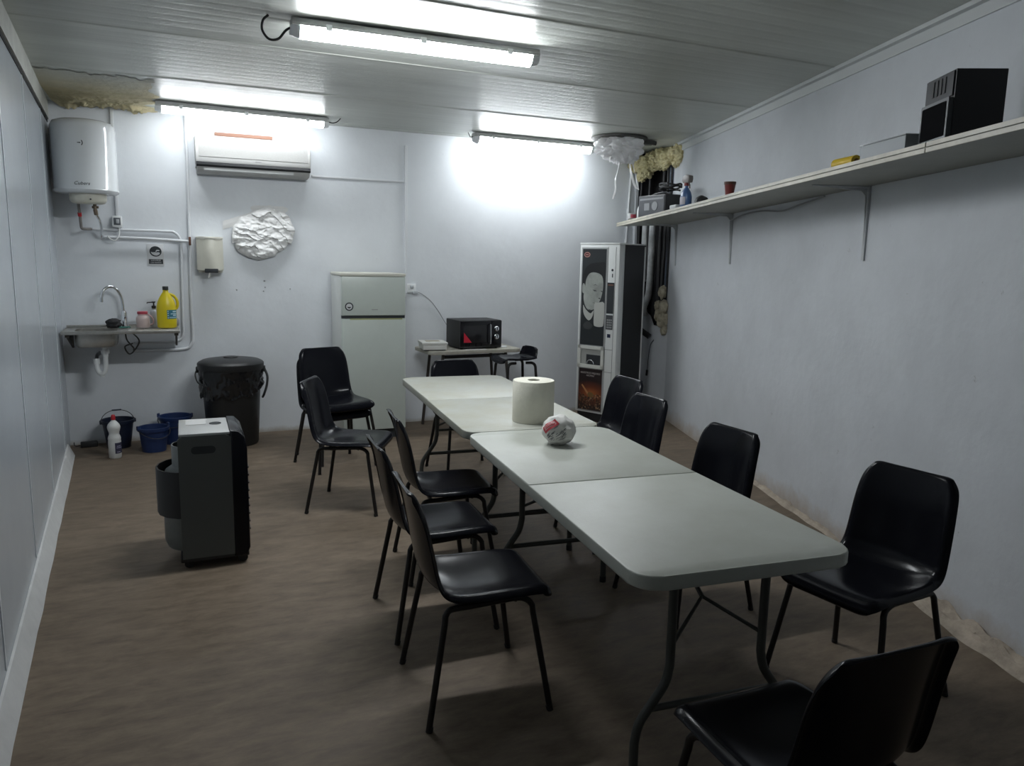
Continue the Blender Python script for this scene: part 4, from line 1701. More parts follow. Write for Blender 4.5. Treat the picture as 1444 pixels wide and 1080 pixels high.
art(sm2([(.04, 1.30), (.05, 1.48), (.12, 1.57), (.24, 1.59), (.312, 1.58), (.312, 1.40), (.20, 1.44), (.09, 1.38)]), 0, mat('poster_hair', (0.010, 0.011, 0.012), 0.35), 'printed_hair')
art(sm2([(.075, 1.33), (.085, 1.42), (.13, 1.485), (.21, 1.49), (.275, 1.455), (.290, 1.36), (.275, 1.27), (.245, 1.20), (.19, 1.135), (.12, 1.125), (.075, 1.18), (.060, 1.26)]), .0005, G, 'printed_face')
art(sm2([(.042, 1.36), (.055, 1.385), (.075, 1.36), (.072, 1.30), (.055, 1.285), (.042, 1.31)]), .0006, G, 'printed_ear')
art(sm2([(.06, 1.17), (.09, 1.13), (.15, 1.09), (.185, 1.12), (.175, 1.06), (.13, 1.02), (.07, 1.08)]), .001, G3, 'printed_collar')
art(sm2([(.195, 1.19), (.24, 1.20), (.312, 1.195), (.312, 1.0), (.285, .965), (.22, .965), (.195, .985), (.193, 1.08)], 3), .0015, G3, 'printed_cup')
for nm, pp_ in (('printed_brow', [(.165, 1.365), (.20, 1.372), (.225, 1.362), (.20, 1.378)]), ('printed_eye', [(.165, 1.325), (.19, 1.310), (.222, 1.312), (.20, 1.322)]),
                ('printed_eye', [(.258, 1.318), (.275, 1.306), (.298, 1.308), (.278, 1.316)]), ('printed_nose', [(.236, 1.245), (.25, 1.235), (.266, 1.24), (.25, 1.250)]),
                ('printed_mouth', [(.165, 1.205), (.195, 1.195), (.235, 1.205), (.20, 1.188)]), ('printed_chin', [(.105, 1.135), (.14, 1.128), (.165, 1.138), (.14, 1.122)])):
    art(pp_, .001, G2, nm)
art(sm2([(.07, .98), (.12, 1.01), (.18, .97), (.14, .93), (.08, .94)]), .0008, G2, 'printed_sleeve')
b = B()
o1 = ell(.088, 1.665, .036, .026, 28)
o2 = ell(.088, 1.665, .028, .018, 28)
b.prism(o1, 0, .0006, FP(.0042))
lg = b.obj('oval_logo', mat('logo_rose', (0.48, 0.26, 0.22), 0.4), pos, smooth=False)
b = B()
b.prism(o2, 0, .0004, FP(.005))
b.obj('oval_logo_inside', mat('logo_dark_red', (0.10, 0.02, 0.02), 0.4), lg, smooth=False)
b = B()
b.prism([(.070, 1.661), (.106, 1.661), (.106, 1.669), (.070, 1.669)], 0, .0003, FP(.0055))
b.obj('oval_logo_bar', mat('logo_rose', (0.48, 0.26, 0.22), 0.4), lg, smooth=False)
# dispensing hatch
b = B()
hx0, hx1, hz0, hz1 = x0 - .018, x1 + .012, .545, .765
b.prism([(hx0, hz0), (hx1, hz0), (hx1, hz0 + .035), (hx0, hz0 + .035)], 0, .016, FP(0))
b.prism([(hx0, hz1 - .03), (hx1, hz1 - .03), (hx1, hz1), (hx0, hz1)], 0, .016, FP(0))
b.prism([(hx0, hz0), (hx0 + .035, hz0), (hx0 + .035, hz1), (hx0, hz1)], 0, .016, FP(0))
b.prism([(hx1 - .03, hz0), (hx1, hz0), (hx1, hz1), (hx1 - .03, hz1)], 0, .016, FP(0))
ht = b.obj('hatch_frame', mat('hatch_white', (0.60, 0.61, 0.57), 0.4), door, smooth=False)
b = B()
b.prism([(hx0 + .03, hz0 + .03), (hx1 - .025, hz0 + .03), (hx1 - .025, hz1 - .025), (hx0 + .03, hz1 - .025)], 0, .003, FP(0))
b.obj('hatch_back', mat('hatch_grey', (0.34, 0.35, 0.33), 0.4), ht, smooth=False)
b = B()
b.prism([(.12, hz0 + .036), (hx1 - .04, hz0 + .036), (hx1 - .04, hz1 - .085), (.12, hz1 - .085)], 0, .004, FP(.003))
b.obj('hatch_opening', M_print_dark, ht, smooth=False)
b = B()
b.tube([(.175 + .042 * math.cos(a), -.012, hz0 + .040 + .042 * math.sin(a)) for a in [PI * k / 12 for k in range(13)]], .005, 8)
b.obj('cup_holder', M_chrome, ht)
# lower poster: glow over coffee beans
m = bpy.data.materials.new('coffee_print')
m.use_nodes = True
nt = m.node_tree
bs = nt.nodes['Principled BSDF']
bs.inputs['Roughness'].default_value = 0.35
tc = nt.nodes.new('ShaderNodeTexCoord')
vsub = nt.nodes.new('ShaderNodeVectorMath')
vsub.operation = 'SUBTRACT'
vsub.inputs[1].default_value = (.19, 0, .285)
vmul = nt.nodes.new('ShaderNodeVectorMath')
vmul.operation = 'MULTIPLY'
vmul.inputs[1].default_value = (4.0, 0, 7.5)
vlen = nt.nodes.new('ShaderNodeVectorMath')
vlen.operation = 'LENGTH'
rp = nt.nodes.new('ShaderNodeValToRGB')
rp.color_ramp.elements[0].position = 0.0
rp.color_ramp.elements[0].color = (0.36, 0.11, 0.03, 1)
rp.color_ramp.elements[1].position = 1.0
rp.color_ramp.elements[1].color = (0.020, 0.012, 0.012, 1)
e = rp.color_ramp.elements.new(0.5)
e.color = (0.13, 0.032, 0.014, 1)
nt.links.new(tc.outputs['Object'], vsub.inputs[0])
nt.links.new(vsub.outputs[0], vmul.inputs[0])
nt.links.new(vmul.outputs[0], vlen.inputs[0])
nt.links.new(vlen.outputs['Value'], rp.inputs['Fac'])
nt.links.new(rp.outputs['Color'], bs.inputs['Base Color'])
b = B()
b.prism([(x0 - .012, .105), (x1 + .010, .105), (x1 + .010, .545), (x0 - .012, .545)], 0, .003, FP(0))
b.obj('poster_frame', mat('grey_aluminium', (0.4, 0.41, 0.41), 0.4, 0.4), door, smooth=False)
b = B()
b.prism([(x0, .115), (x1, .115), (x1, .535), (x0, .535)], 0, .001, FP(.003))
lp = b.obj('lower_poster', m, door, smooth=False, label='brown poster of coffee beans with a scoop')
b = B()
rnd = random.Random(11)
beans = [mat('bean_brown', (0.13, 0.065, 0.035), 0.4), mat('bean_dark', (0.035, 0.018, 0.012), 0.4), mat('bean_tan', (0.30, 0.19, 0.11), 0.4)]
for k in range(150):
    bx = rnd.uniform(x0 + .014, x1 - .014)
    top = .265 + .02 * math.sin(bx * 30)
    bz = .123 + (top - .123) * (rnd.random() ** .8)
    a = rnd.random() * PI
    rx_, ry_ = .011, .007
    pts = [(bx + rx_ * math.cos(q) * math.cos(a) - ry_ * math.sin(q) * math.sin(a), bz + rx_ * math.cos(q) * math.sin(a) + ry_ * math.sin(q) * math.cos(a)) for q in [2 * PI * i / 9 for i in range(9)]]
    b.mi = rnd.choice((0, 0, 1, 1, 1, 2))
    o_ = .0042 + k * .000006
    b.flat([FP(o_) @ Vector((x, z, 0)) for x, z in pts])
b.obj('printed_beans', beans, lp, smooth=False)
b = B()
b.prism([(.070, .365), (.085, .372), (.165, .285), (.150, .270)], 0, .0004, FP(.0054))
b.obj('printed_scoop_handle', mat('scoop_wood', (0.42, 0.20, 0.08), 0.4), lp, smooth=False)
b = B()
b.prism(ell(.185, .275, .036, .027, 20), 0, .0004, FP(.0056))
b.obj('printed_scoop', mat('scoop_gold', (0.17, 0.10, 0.035), 0.4), lp, smooth=False)
mt_ = mat('pale_poster_print', (0.42, 0.38, 0.36), 0.4)
text('NUESTROS MEJORES', 'poster_lettering', .026, Matrix.Translation((.175, -.0045, .492)) @ FM, mt_, lp)
text('AROMAS', 'poster_lettering', .024, Matrix.Translation((.175, -.0045, .466)) @ FM, mt_, lp)
# service column
b = B()
b.prism([(x1 + .016, .12), (x1 + .019, .12), (x1 + .019, 1.74), (x1 + .016, 1.74)], 0, .0015, FP(0))
b.prism([(x1 + .105, .12), (x1 + .108, .12), (x1 + .108, 1.74), (x1 + .105, 1.74)], 0, .0015, FP(0))
b.prism([(x1 + .019, .52), (x1 + .105, .52), (x1 + .105, .523), (x1 + .019, .523)], 0, .0015, FP(0))
b.prism([(x1 + .019, .745), (x1 + .105, .745), (x1 + .105, .748), (x1 + .019, .748)], 0, .0015, FP(0))
b.obj('door_grooves', mat('groove_grey', (0.10, 0.105, 0.11), 0.5), door, smooth=False)
cx0, cx1 = x1 + .022, x1 + .100
b = B()
b.prism(ell((cx0 + cx1) / 2 + .012, 1.52, .012, .012, 16), 0, .003, FP(0))
b.prism([(cx1 - .03, 1.45), (cx1 - .02, 1.45), (cx1 - .02, 1.485), (cx1 - .03, 1.485)], 0, .002, FP(0))
b.obj('coin_slot', M_print_dark, door, smooth=False)
b = B()
b.prism([(cx0, 1.10), (cx1, 1.10), (cx1, 1.40), (cx0, 1.40)], 0, .002, FP(0))
sc = b.obj('selection_panel', mat('dark_smoked_plastic', (0.035, 0.04, 0.045), 0.2), door, smooth=False)
b = B()
b.prism([(cx0 + .008, 1.37), (cx1 - .008, 1.37), (cx1 - .008, 1.385), (cx0 + .008, 1.385)], 0, .0015, FP(.002))
b.obj('display_strip', mat('display_brown', (0.13, 0.06, 0.04), 0.3), sc, smooth=False)
b = B()
b.prism([(cx0 - .002, .945), (cx1 - .002, .945), (cx1 - .002, 1.085), (cx0 - .002, 1.085)], 0, .003, FP(0))
kp = b.obj('keypad', mat('keypad_grey', (0.05, 0.055, 0.06), 0.4), door, smooth=False)
b = B()
for r_ in range(4):
    for c__ in range(3):
        bx, bz = cx0 + .010 + c__ * .021, .957 + r_ * .024
        b.prism([(bx, bz), (bx + .015, bz), (bx + .015, bz + .016), (bx, bz + .016)], 0, .002, FP(.003))
b.obj('keys', mat('key_grey', (0.30, 0.31, 0.31), 0.4), kp, smooth=False)
b = B()
b.prism([(cx0 + .018, .865), (cx0 + .055, .865), (cx0 + .055, .90), (cx0 + .018, .90)], 0, .002, FP(0))
b.obj('card_slot', mat('slot_navy', (0.012, 0.018, 0.05), 0.4), door, smooth=False)

# ------------------------------------------------------------------ things in the broken corner
def CP(u, z, d):
    """point on the corner wall: u along it, z up, d out into the room"""
    p = P1 + cdir * u + cn * d
    return (p.x, p.y, z)


M_sleeve = mat('white_pipe_lagging', (0.50, 0.52, 0.53), 0.6, var=0.2, vscale=14, bump=0.3, bscale=30)
b = B()
b.tube(smoothpath([CP(.12, 2.03, -.075), CP(.12, 1.9, -.075), CP(.125, 1.6, -.07), CP(.14, 1.46, -.06), CP(.15, 1.40, -.055)], 5), .034, 12)
tag(b.obj('lagged_pipe', M_sleeve), 'white lagged pipe in the broken corner, the one nearer the coffee machine', 'pipe', 'lagged pipes in the corner')
b = B()
b.tube(smoothpath([CP(.28, 2.05, -.05), CP(.28, 1.9, -.045), CP(.285, 1.5, -.04), CP(.285, 1.28, -.03), CP(.288, 1.20, -.0), CP(.292, 1.12, .038), CP(.30, 1.04, .042)], 5), .036, 12)
tag(b.obj('lagged_pipe', M_sleeve), 'longer white lagged pipe in the middle of the broken corner, ending low', 'pipe', 'lagged pipes in the corner')
M_hoseb = mat('blue_grey_hose', (0.075, 0.10, 0.14), 0.45, var=0.3, vscale=20)
for i, (u, zb, r, m_, lab) in enumerate(((.42, 1.16, .022, M_cable, 'black hose running down just past the longer lagged pipe in the corner'),
                                         (.48, 1.25, .017, M_cable, 'thin black hose between two thicker hoses in the broken corner'),
                                         (.545, 1.30, .024, M_hoseb, 'blue-grey hose in the broken corner, the middle one of the right wall side'),
                                         (.61, 1.28, .026, M_hoseb, 'blue-grey hose in the broken corner closest to the right wall'),
                                         (.205, 1.42, .015, M_cable, 'black hose between the two white lagged pipes'),
                                         (.062, 1.62, .014, M_cable, 'thin black cable at the edge of the broken corner by the coffee machine'))):
    b = B()
    pts = [CP(u + .010 * noise.noise(Vector((i * 3.1, z * 1.3, 0))), z, -.050 - .01 * math.sin(z * 3 + i)) for z in [2.6 - (2.6 - zb) * k / 10 for k in range(11)]]
    b.tube(smoothpath(pts, 3), r, 10)
    tag(b.obj('hose', m_), lab, 'hose', 'hoses and cables in the corner')
b = B()
b.tube(smoothpath([CP(.085, 1.75, -.02), CP(.085, 1.58, .036), CP(.12, 1.30, .05), CP(.20, 1.10, .115), CP(.31, .92, .10), CP(.42, .83, .036)], 6), .030, 10)
tag(b.obj('hose_bundle', M_cable), 'thick black hose curving out of the bottom of the broken corner', 'hose')
b = B()
b.tube(smoothpath([CP(.46, .80, .012), CP(.41, .74, .012), CP(.385, .60, .012), CP(.375, .46, .012)], 6), .004, 8)
o = b.obj('loose_cable', mat('blue_black_cable', (0.03, 0.04, 0.06), 0.5))
tag(o, 'thin loose cable with a small black plug hanging below the broken corner', 'cable')
b = B()
b.cyl(CP(.375, .47, .014), CP(.37, .41, .014), .012, 10)
b.obj('plug', M_blackmat, o)
M_foam2 = mat('yellow_foam', (0.68, 0.62, 0.40), 0.85, var=0.4, vscale=16, vcol=(0.52, 0.45, 0.23), bump=0.7, bscale=40)
b = B()


rnd = random.Random(5)
for k in range(34):
    u = .02 + .80 * k / 33
    lo = 2.50 if u < .22 else 2.60
    zz = rnd.uniform(lo, 2.69)
    s_ = rnd.uniform(.045, .075)
    b.blob(CP(u, zz, .0 + rnd.uniform(-.02, .05)), (s_, s_, s_ * rnd.uniform(.8, 1.25)), .42, 2.4, 4, k * 1.7)
for v in b.bm.verts:
    v.co.z = min(v.co.z, H - .004)
    v.co.y = min(v.co.y, YB - .015)
    v.co.x = min(v.co.x, xr(v.co.y) - .004)
tag(b.obj('expanding_foam', M_foam2, angle=60), 'bulging yellow foam at the top of the broken corner', 'foam')
b = B()
for (u, z, s, sd_) in ((.56, 1.30, .05, 1), (.50, 1.16, .045, 2), (.52, 1.06, .055, 3), (.60, 1.02, .07, 5), (.60, 1.15, .06, 6), (.62, .92, .045, 7)):
    b.blob(CP(u, z, .005), (s, s * .8, s * 1.25), .35, 2.2, 3, sd_)
for v in b.bm.verts:
    v.co.x = min(v.co.x, xr(v.co.y) - .004)
tag(b.obj('foam_lump', mat('dirty_beige_foam', (0.36, 0.33, 0.25), 0.9, var=0.3, vscale=14, bump=0.6, bscale=30)), 'dirty beige foam lumps filling the bottom of the broken corner', 'foam')
b = B()
b.tube(smoothpath([(3.432, 5.484, 2.745), (3.43, 5.484, 2.65), (3.41, 5.484, 2.45), (3.395, 5.484, 2.1), (3.375, 5.484, 1.5)], 5), .0125, 10)
o = b.obj('white_conduit', M_pipe)
tag(o, 'thin white conduit pipe running down the back wall behind the coffee machine', 'conduit')
b = B()
b.cyl((3.397, 5.482, 2.16), (3.396, 5.482, 2.12), .018, 12)
b.cyl((3.385, 5.482, 1.84), (3.384, 5.482, 1.81), .018, 12)
b.obj('coupling', M_pipe, o)

# ------------------------------------------------------------------ hole in the ceiling with plastic bag
t = thing('ceiling_duct', 'round dark duct collar in the ceiling stuffed with plastic', 'duct', (2.79, 4.74, 2.70), 0)
b = B()
b.lathe([(.245, .030), (.262, .032), (.262, .046), (.245, .046)], seg=44)
b.obj('collar', mat('dark_zinc', (0.08, 0.08, 0.075), 0.5, 0.4), t, angle=40)
b = B()
b.box((.30, -.02, .022), (.12, .10, .035), rz=D(-15), bev=.004)
b.cyl((.36, -.035, .022), (.385, -.042, .022), .02, 12)
b.obj('clamp_box', mat('dark_zinc', (0.08, 0.08, 0.075), 0.5, 0.4), t)
t = thing('plastic_bag', 'crumpled white plastic bag with torn strips hanging from the ceiling duct', 'plastic bag', (2.79, 4.74, 2.70), 0)
m = bpy.data.materials.new('thin_white_plastic')
m.use_nodes = True
nt = m.node_tree
bs = nt.nodes['Principled BSDF']
bs.inputs['Base Color'].default_value = (0.86, 0.86, 0.87, 1)
bs.inputs['Roughness'].default_value = 0.28
tr = nt.nodes.new('ShaderNodeBsdfTranslucent')
tr.inputs['Color'].default_value = (0.88, 0.88, 0.88, 1)
ms = nt.nodes.new('ShaderNodeMixShader')
ms.inputs[0].default_value = 0.35
nt.links.new(bs.outputs[0], ms.inputs[1])
nt.links.new(tr.outputs[0], ms.inputs[2])
nt.links.new(ms.outputs[0], nt.nodes['Material Output'].inputs['Surface'])
M_bag = m
b = B()
r = bmesh.ops.create_icosphere(b.bm, subdivisions=5, radius=1.0)
for v in r['verts']:
    q = v.co.copy()
    k = noise.fractal(q * 2.6 + Vector((4, 1, 2)), 1.0, 2.1, 5)
    rd = 1 - abs(noise.noise(q * 3.2 + Vector((1, 7, 3)))) * .40
    s_ = (.92 + .22 * k) * rd + .1
    lop = 1.0 + .25 * q.x
    z = q.z * .165 * s_ * (1.0 if q.x > -.2 else .8) - .030
    v.co = Vector((q.x * .235 * s_, q.y * .215 * s_, min(z, .030)))
b.obj('bag_body', M_bag, t, angle=50)
b = B()


def ribbon(pts, w0, ph):
    P = smoothpath(pts, 8)
    n = len(P)

    def fn(u, v):
        p = P[int(round(v * (n - 1)))]
        a = ph + v * 2.5
        ww = w0 * (1 - .5 * v)
        return (p.x + (u - .5) * ww * math.cos(a), p.y + (u - .5) * ww * math.sin(a) + .004 * math.sin(u * 6), p.z)
    b.grid(fn, 4, n)


ribbon([(-.02, -.05, -.13), (-.03, -.05, -.24), (-.055, -.05, -.34), (-.05, -.05, -.43), (-.075, -.05, -.52)], .030, .3)
ribbon([(.08, -.06, -.13), (.10, -.06, -.24), (.13, -.06, -.33), (.165, -.06, -.40), (.20, -.06, -.42)], .034, .9)
ribbon([(.11, -.05, -.12), (.14, -.05, -.22), (.175, -.05, -.32), (.205, -.05, -.42)], .026, -.2)
ribbon([(-.06, -.08, -.12), (-.085, -.09, -.17), (-.07, -.09, -.21)], .028, .8)
ribbon([(-.10, -.06, -.11), (-.13, -.06, -.15), (-.125, -.06, -.19)], .03, .2)
b.obj('torn_strips', M_bag, t, angle=70)

# ------------------------------------------------------------------ long wall shelf
def SH(s, off):
    """point beside the right wall: s = y of its foot on the wall, off = distance from the wall"""
    nx, ny = -1 / 1.0546, .335 / 1.0546
    return Vector((xr(s) + nx * off, s + ny * off, 0))


def sz(s):
    return 2.057 - .0175 * s          # underside


t = thing('long_shelf', 'long sagging off-white shelf on metal brackets along the right wall', 'shelf', (0, 0, 0), 0)
M_shelf = mat('shelf_board', (0.30, 0.305, 0.27), 0.5, var=0.10, vscale=3)
M_edge = mat('shelf_edge_cream', (0.56, 0.53, 0.45), 0.45, var=0.15, vscale=7)
stations = [(-2.2, .42), (.42, .425), (3.50, .455), (4.78, .60)]
for i in range(3):
    (s0, o0), (s1, o1) = stations[i], stations[i + 1]
    a, c2 = SH(s0, .003), SH(s1, .003)
    d, e = SH(s0, o0), SH(s1, o1)
    if i == 2:
        e = Vector((3.255, YB - .03, 0))
        c2 = SH(4.80, .003)
    zs = [sz(s0), sz(s1), sz(s1) - (.0 if i < 2 else .0), sz(s0)]
    e.z = sz(s1)
    b = B()
    lo = [Vector((a.x, a.y, sz(s0))), Vector((d.x, d.y, sz(s0))), Vector((e.x, e.y, sz(s1))), Vector((c2.x, c2.y, sz(s1)))]
    hi = [v + Vector((0, 0, .030)) for v in lo]
    b._add([*lo, *hi], [(0, 1, 2, 3), (4, 5, 6, 7), (0, 1, 5, 4), (1, 2, 6, 5), (2, 3, 7, 6), (3, 0, 4, 7)])
    bd = b.obj('board', M_shelf, t, smooth=False)
    b = B()
    out = (lo[1] - lo[2]).cross(Vector((0, 0, 1))).normalized()
    if out.x > 0:
        out = -out
    g = (lo[2] - lo[1]).normalized() * .004
    for z0_, z1_, th in ((-.003, .014, .006), (.019, .036, .006)):
        q = [lo[1] + g, lo[2] - g]
        vv = []
        for z_ in (z0_, z1_):
            for p_ in q:
                vv += [p_ + Vector((0, 0, z_)), p_ + out * th + Vector((0, 0, z_))]
        b._add(vv, [(0, 1, 3, 2), (4, 6, 7, 5), (0, 2, 6, 4), (1, 5, 7, 3), (0, 4, 5, 1), (2, 3, 7, 6)])
    b.obj('edge_strip', M_edge, bd, smooth=False)
M_brk = mat('grey_bracket', (0.46, 0.48, 0.49), 0.45)
for s in (-.40, 1.48, 3.34, 4.70):
    b = B()
    Mb = frame(SH(s, 0), SH(s, 1) - SH(s, 0), (0, 0, 1))
    z0 = sz(s)
    drop = .40
    wd = .012
    b.prism([(.002, z0 - drop), (.010, z0 - drop), (.016, z0 - .03), (.016, z0), (.002, z0)], -wd, wd, Mb)
    b.prism([(.002, z0 - .010), (.33, z0 - .006), (.33, z0 - .0005), (.002, z0 - .0005)], -wd, wd, Mb)
    b.prism([(.009, z0 - drop + .02), (.020, z0 - .16), (.026, z0 - .05), (.05, z0 - .026), (.30, z0 - .008), (.016, z0 - .012)], -.002, .002, Mb)
    b.obj('bracket', M_brk, t, smooth=False)


def on_shelf(s, off):
    p = SH(s, off)
    return (p.x, p.y, sz(s) + .0315)


WA = math.atan2(1, .335)        # direction of the right wall


def shelf_thing(name, label, cat, s, off, rz=0.0, group=None, half=.05):
    t = thing(name, label, cat, on_shelf(s, off), 0, group)
    t.location.z += .018 * half
    t.rotation_euler = (0, D(0), WA - PI / 2 + rz)
    return t


# local axes on the shelf: y along the wall to the back of the room, -x out into the room
px_, py_, pz_ = on_shelf(.345, .385)
t = thing('loudspeaker', 'black two-way loudspeaker cabinet standing at the near end of the wall shelf', 'loudspeaker', (px_, py_, pz_ + .005), math.atan2(-.471, .882))
M_spk = mat('black_vinyl_cabinet', (0.012, 0.012, 0.015), 0.45)
b = B()
b.box((.095, .12, .131), (.19, .24, .262), bev=.003)
b.obj('cabinet', M_spk, t, smooth=False)
M = frame((0, .12, 0), (0, -1, 0), (0, 0, 1))
b = B()
b.prism([(-.112, .165), (.112, .165), (.112, .256), (-.112, .256)], 0, .006, M)
tw = b.obj('tweeter_panel', mat('dark_slate', (0.012, 0.014, 0.018), 0.5, spec=0.3), t, smooth=False)
b = B()
for k in range(4):
    x = -.055 + k * .032
    b.prism([(x, .185), (x + .014, .185), (x + .014, .245), (x, .245)], .006, .009, M)
b.obj('horn_slots', M_blackmat, tw, smooth=False)
b = B()
b.prism(rrect(.232, .155, .008, 3, 0, .082), 0, .018, M)
gr = b.obj('grille_frame', mat('dark_slate_2', (0.05, 0.055, 0.06), 0.4, 0.3), t, smooth=False)
b = B()
b.prism(rrect(.20, .130, .006, 3, 0, .082), .017, .020, M)
b.obj('grille_cloth', mat('black_cloth', (0.006, 0.006, 0.007), 1.0, spec=0.05), gr, smooth=False)

t = shelf_thing('clear_plastic_box', 'low see-through plastic box on the wall shelf next to the loudspeaker', 'box', .78, .29, 0, half=.20)
m = mat('clear_grey_plastic', (0.55, 0.58, 0.60), 0.2, trans=0.35)
b = B()
b.box((0, 0, .004), (.20, .35, .006))
for sx in (-1, 1):
    b.box((sx * .098, 0, .035), (.004, .35, .068))
    b.box((0, sx * .173, .035), (.20, .004, .068))
b.obj('tub', m, t, smooth=False)
b = B()
b.box((0, 0, .0725), (.21, .36, .006), bev=.002)
b.obj('lid', m, t)
t = shelf_thing('yellow_tape_holder', 'small bright yellow plastic tube lying on the wall shelf', 'tube', 1.115, .36, D(4), half=.09)
b = B()
b.cyl((0, -.085, .027), (0, .085, .027), .027, 18)
b.obj('tube_body', mat('bright_yellow', (0.62, 0.42, 0.01), 0.4), t)
b = B()
b.cyl((0, -.088, .027), (0, -.084, .027), .012, 14)
b.cyl((0, .084, .027), (0, .088, .027), .012, 14)
b.obj('tube_opening', mat('dark_amber', (0.18, 0.09, 0.005), 0.5), t)
t = shelf_thing('red_cup', 'small dark red plastic cup standing alone on the wall shelf', 'cup', 2.43, .41, 0)
b = B()
b.lathe([(0, 0), (.027, 0), (.038, .088), (.0385, .090), (.0365, .090), (.026, .004), (0, .004)], seg=28)
b.obj('cup_body', mat('dark_red_plastic', (0.20, 0.03, 0.025), 0.4), t)
b = B()
b.lathe([(.0365, .074), (.0385, .074), (.0396, .092), (.0370, .092)], seg=28)
b.obj('rim', mat('brown_rim', (0.10, 0.035, 0.02), 0.4), t)

t = shelf_thing('spray_bottle', 'blue trigger spray bottle on the wall shelf before the radio', 'spray bottle', 3.40, .375, D(10))
b = B()
b.lathe([(.048, 0), (.054, .006), (.055, .09), (.046, .125), (.026, .155), (.016, .165), (.016, .182)], seg=26, sx=.75, sy=1.1)
b.obj('body', mat('blue_plastic', (0.055, 0.12, 0.27), 0.35), t, angle=50)
b = B()
b.grid(lambda i, j: (-.0565 * .75 * math.cos(-.8 + 1.6 * i), .0565 * 1.1 * math.sin(-.8 + 1.6 * i), .03 + .06 * j), 8, 3)
b.obj('label', mat('pale_spray_label', (0.42, 0.40, 0.45), 0.5), t)
b = B()
b.lathe([(.020, .178), (.020, .205)], seg=18)
b.obj('neck_ring', mat('red_collar', (0.22, 0.03, 0.03), 0.45), t)
b = B()
b.prism([(-.058, .200), (.03, .200), (.048, .222), (.038, .25), (-.01, .264), (-.064, .252), (-.070, .228)], -.020, .020, Matrix(((0, 0, 1, 0), (1, 0, 0, 0), (0, 1, 0, 0), (0, 0, 0, 1))), bev=.005)
b.tube([(0, -.032, .21), (0, -.05, .18), (0, -.052, .155)], .006, 8)
b.obj('trigger_head', mat('grey_brown_plastic', (0.17, 0.15, 0.14), 0.5), t)
t = shelf_thing('white_tray', 'small white oblong plastic tray at the front edge of the shelf below the radio', 'tray', 3.55, .40, D(5))
b = B()
b.prism(rrect(.07, .15, .02, 4), 0, .042, bev=.006)
b.obj('tray_body', mat('grey_white_tray', (0.45, 0.46, 0.46), 0.5), t)
t = shelf_thing('black_pouch', 'black pouch slumped on the shelf behind the blue spray bottle', 'pouch', 3.42, .24, 0)
b = B()
b.blob((0, 0, .055), (.05, .07, .056), .18, 2, 3, 4)
for v in b.bm.verts:
    v.co.z = max(v.co.z, 0)
b.obj('pouch_body', M_blackmat, t)
t = shelf_thing('radio_cassette', 'dark grey radio cassette player with pale dials on the far end of the wall shelf', 'radio', 4.36, .29, D(22), half=.22)
b = B()
b.box((0, 0, .10), (.20, .40, .20), bev=.008)
b.obj('case', mat('radio_black', (0.022, 0.022, 0.025), 0.45), t)
Mr = frame((-.101, 0, 0), (0, -1, 0), (0, 0, 1))
M = Mr if Vector(Mr.col[2][:3]).x < 0 else frame((-.101, 0, 0), (0, 1, 0), (0, 0, 1))
b = B()
b.prism(rrect(.375, .175, .01, 3, 0, .10), 0, .004, M)
fc = b.obj('face_plate', mat('radio_grey', (0.04, 0.043, 0.052), 0.45), t, smooth=False)
b = B()
b.prism(rrect(.08, .065, .006, 3, -.06, .095), .004, .007, M)
b.prism(ell(.055, .098, .042, .040, 24), .004, .007, M)
b.obj('dial', mat('dial_pale', (0.23, 0.24, 0.25), 0.45), fc, smooth=False)
b = B()
b.prism([(-.17, .155), (.17, .155), (.17, .172), (-.17, .172)], .004, .006, M)
b.obj('trim_line', mat('dial_pale', (0.23, 0.24, 0.25), 0.45), fc, smooth=False)
b = B()
b.tube(smoothpath([(0, -.15, .205), (.0, -.08, .225), (0, .05, .222), (0, .15, .205)], 5), .007, 8)
b.obj('carry_handle', mat('radio_grey', (0.085, 0.09, 0.1), 0.4), t)
t = shelf_thing('black_cable_coil', 'loose coil of black cable lying on top of the radio on the shelf', 'cable', 4.25, .24, 0)
t.location.z += .228
b = B()
b.tube(smoothpath([(.09 * math.cos(a * 1.0), .16 * math.sin(a) - .02, .012 + .012 * math.sin(a * 2.3) ** 2 + .003 * a) for a in [k * .5 for k in range(34)]], 3), .008, 8)
b.obj('coil', M_cable, t)
t = shelf_thing('white_spray_bottle', 'small white bottle with grey cap at the far end of the shelf, by the radio', 'bottle', 4.60, .405, 0, half=.25)
b = B()
b.lathe([(.030, 0), (.034, .005), (.034, .085), (.026, .115), (.018, .13), (.018, .14)], seg=24)
b.obj('body', mat('white_bottle_plastic', (0.66, 0.67, 0.66), 0.35), t, angle=50)
b = B()
b.lathe([(.019, .138), (.020, .165), (.012, .178), (0, .18)], seg=20)
b.obj('cap', mat('dark_grey_plastic', (0.09, 0.1, 0.11), 0.4), t)
t = shelf_thing('paint_pot', 'white pot with a red side at the far tip of the wall shelf', 'pot', 4.74, .45, 0, half=.9)
b = B()
b.lathe([(0, 0), (.038, 0), (.042, .052), (.039, .052), (.036, .006), (0, .006)], seg=26)
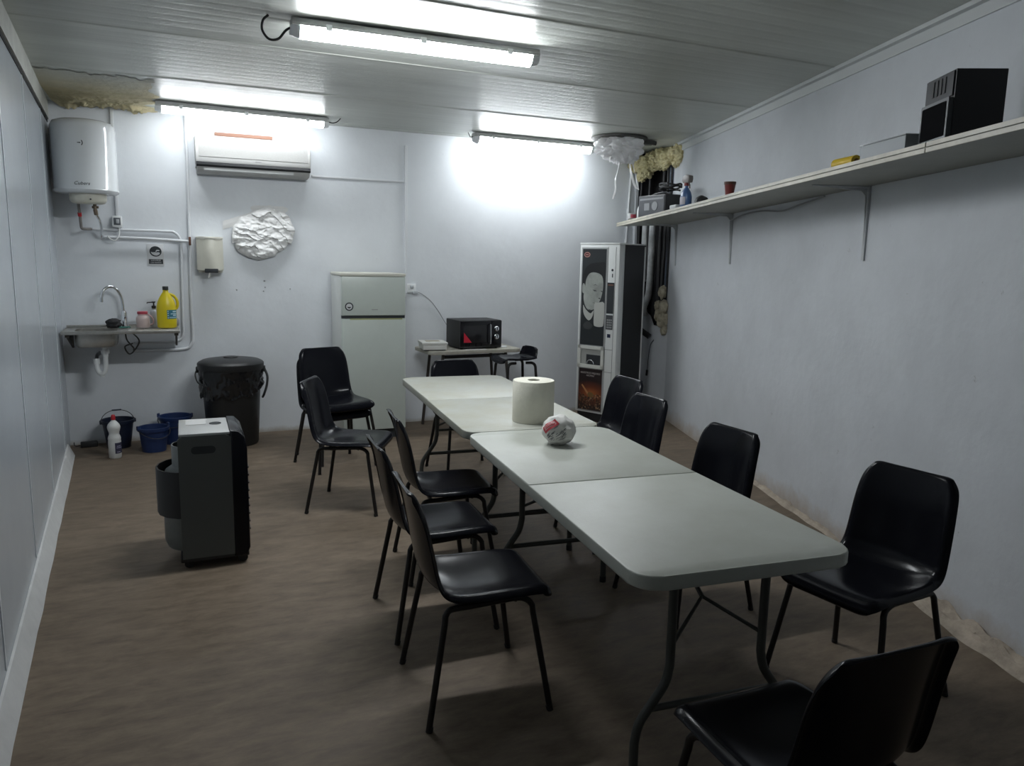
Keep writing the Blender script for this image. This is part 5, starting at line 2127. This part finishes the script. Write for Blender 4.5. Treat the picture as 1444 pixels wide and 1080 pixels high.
b.obj('pot_body', mat('pot_white', (0.5, 0.5, 0.5), 0.4), t)
b = B()
b.grid(lambda i, j: (.0415 * math.cos(D(-125) + 1.6 * i), .0415 * math.sin(D(-125) + 1.6 * i), .006 + .034 * j), 8, 2)
b.obj('red_patch', mat('faded_red', (0.42, 0.05, 0.08), 0.4), t)
# cable looping below the shelf
b = B()
z0 = sz(2.2)
b.tube(smoothpath([(*SH(3.32, .03).xy, sz(3.3) - .06), (*SH(3.05, .03).xy, sz(3) - .03), (*SH(2.75, .03).xy, sz(2.7) - .03), (*SH(2.45, .03).xy, sz(2.4) - .055), (*SH(2.2, .03).xy, sz(2.2) - .035), (*SH(1.9, .03).xy, sz(1.9) - .012)], 6), .006, 8)
tag(b.obj('shelf_cable', mat('grey_cable', (0.28, 0.29, 0.30), 0.5)), 'thin grey cable sagging along the wall just below the shelf', 'cable')

# ------------------------------------------------------------------ fallen plaster along the right wall
M_deb = mat('dusty_plaster', (0.40, 0.34, 0.275), 0.9, var=0.3, vscale=9, bump=0.5, bscale=35)


def debris(s0, s1, wmax, hmax, seed, name, label):
    b = B()

    def fn(u, v):
        s = s0 + (s1 - s0) * u
        e = math.sin(PI * u) ** .5
        k = noise.fractal(Vector((s * 6, v * 4, seed)), 1, 2, 4)
        k2 = noise.fractal(Vector((s * 20, v * 9, seed)), 1, 2, 3)
        wid = wmax * e * (.65 + .5 * noise.noise(Vector((s * 4, 1, seed))))
        off = .002 + wid * v
        z = hmax * e * (1 - v) ** .8 * (.75 + .7 * k) + .012 * abs(k2) * (1 - v) * e
        p = SH(s, off)
        return (p.x, p.y, max(.0008, z))
    b.grid(fn, 70, 14)
    o = b.obj(name, M_deb, angle=50)
    return tag(o, label, 'debris', kind='stuff')


debris(-.25, .95, .12, .075, 3, 'fallen_plaster', 'heap of peeled plaster along the foot of the right wall behind the near corner chair')
debris(1.2, 2.9, .055, .03, 8, 'fallen_plaster', 'thin line of plaster crumbs along the foot of the right wall farther back')
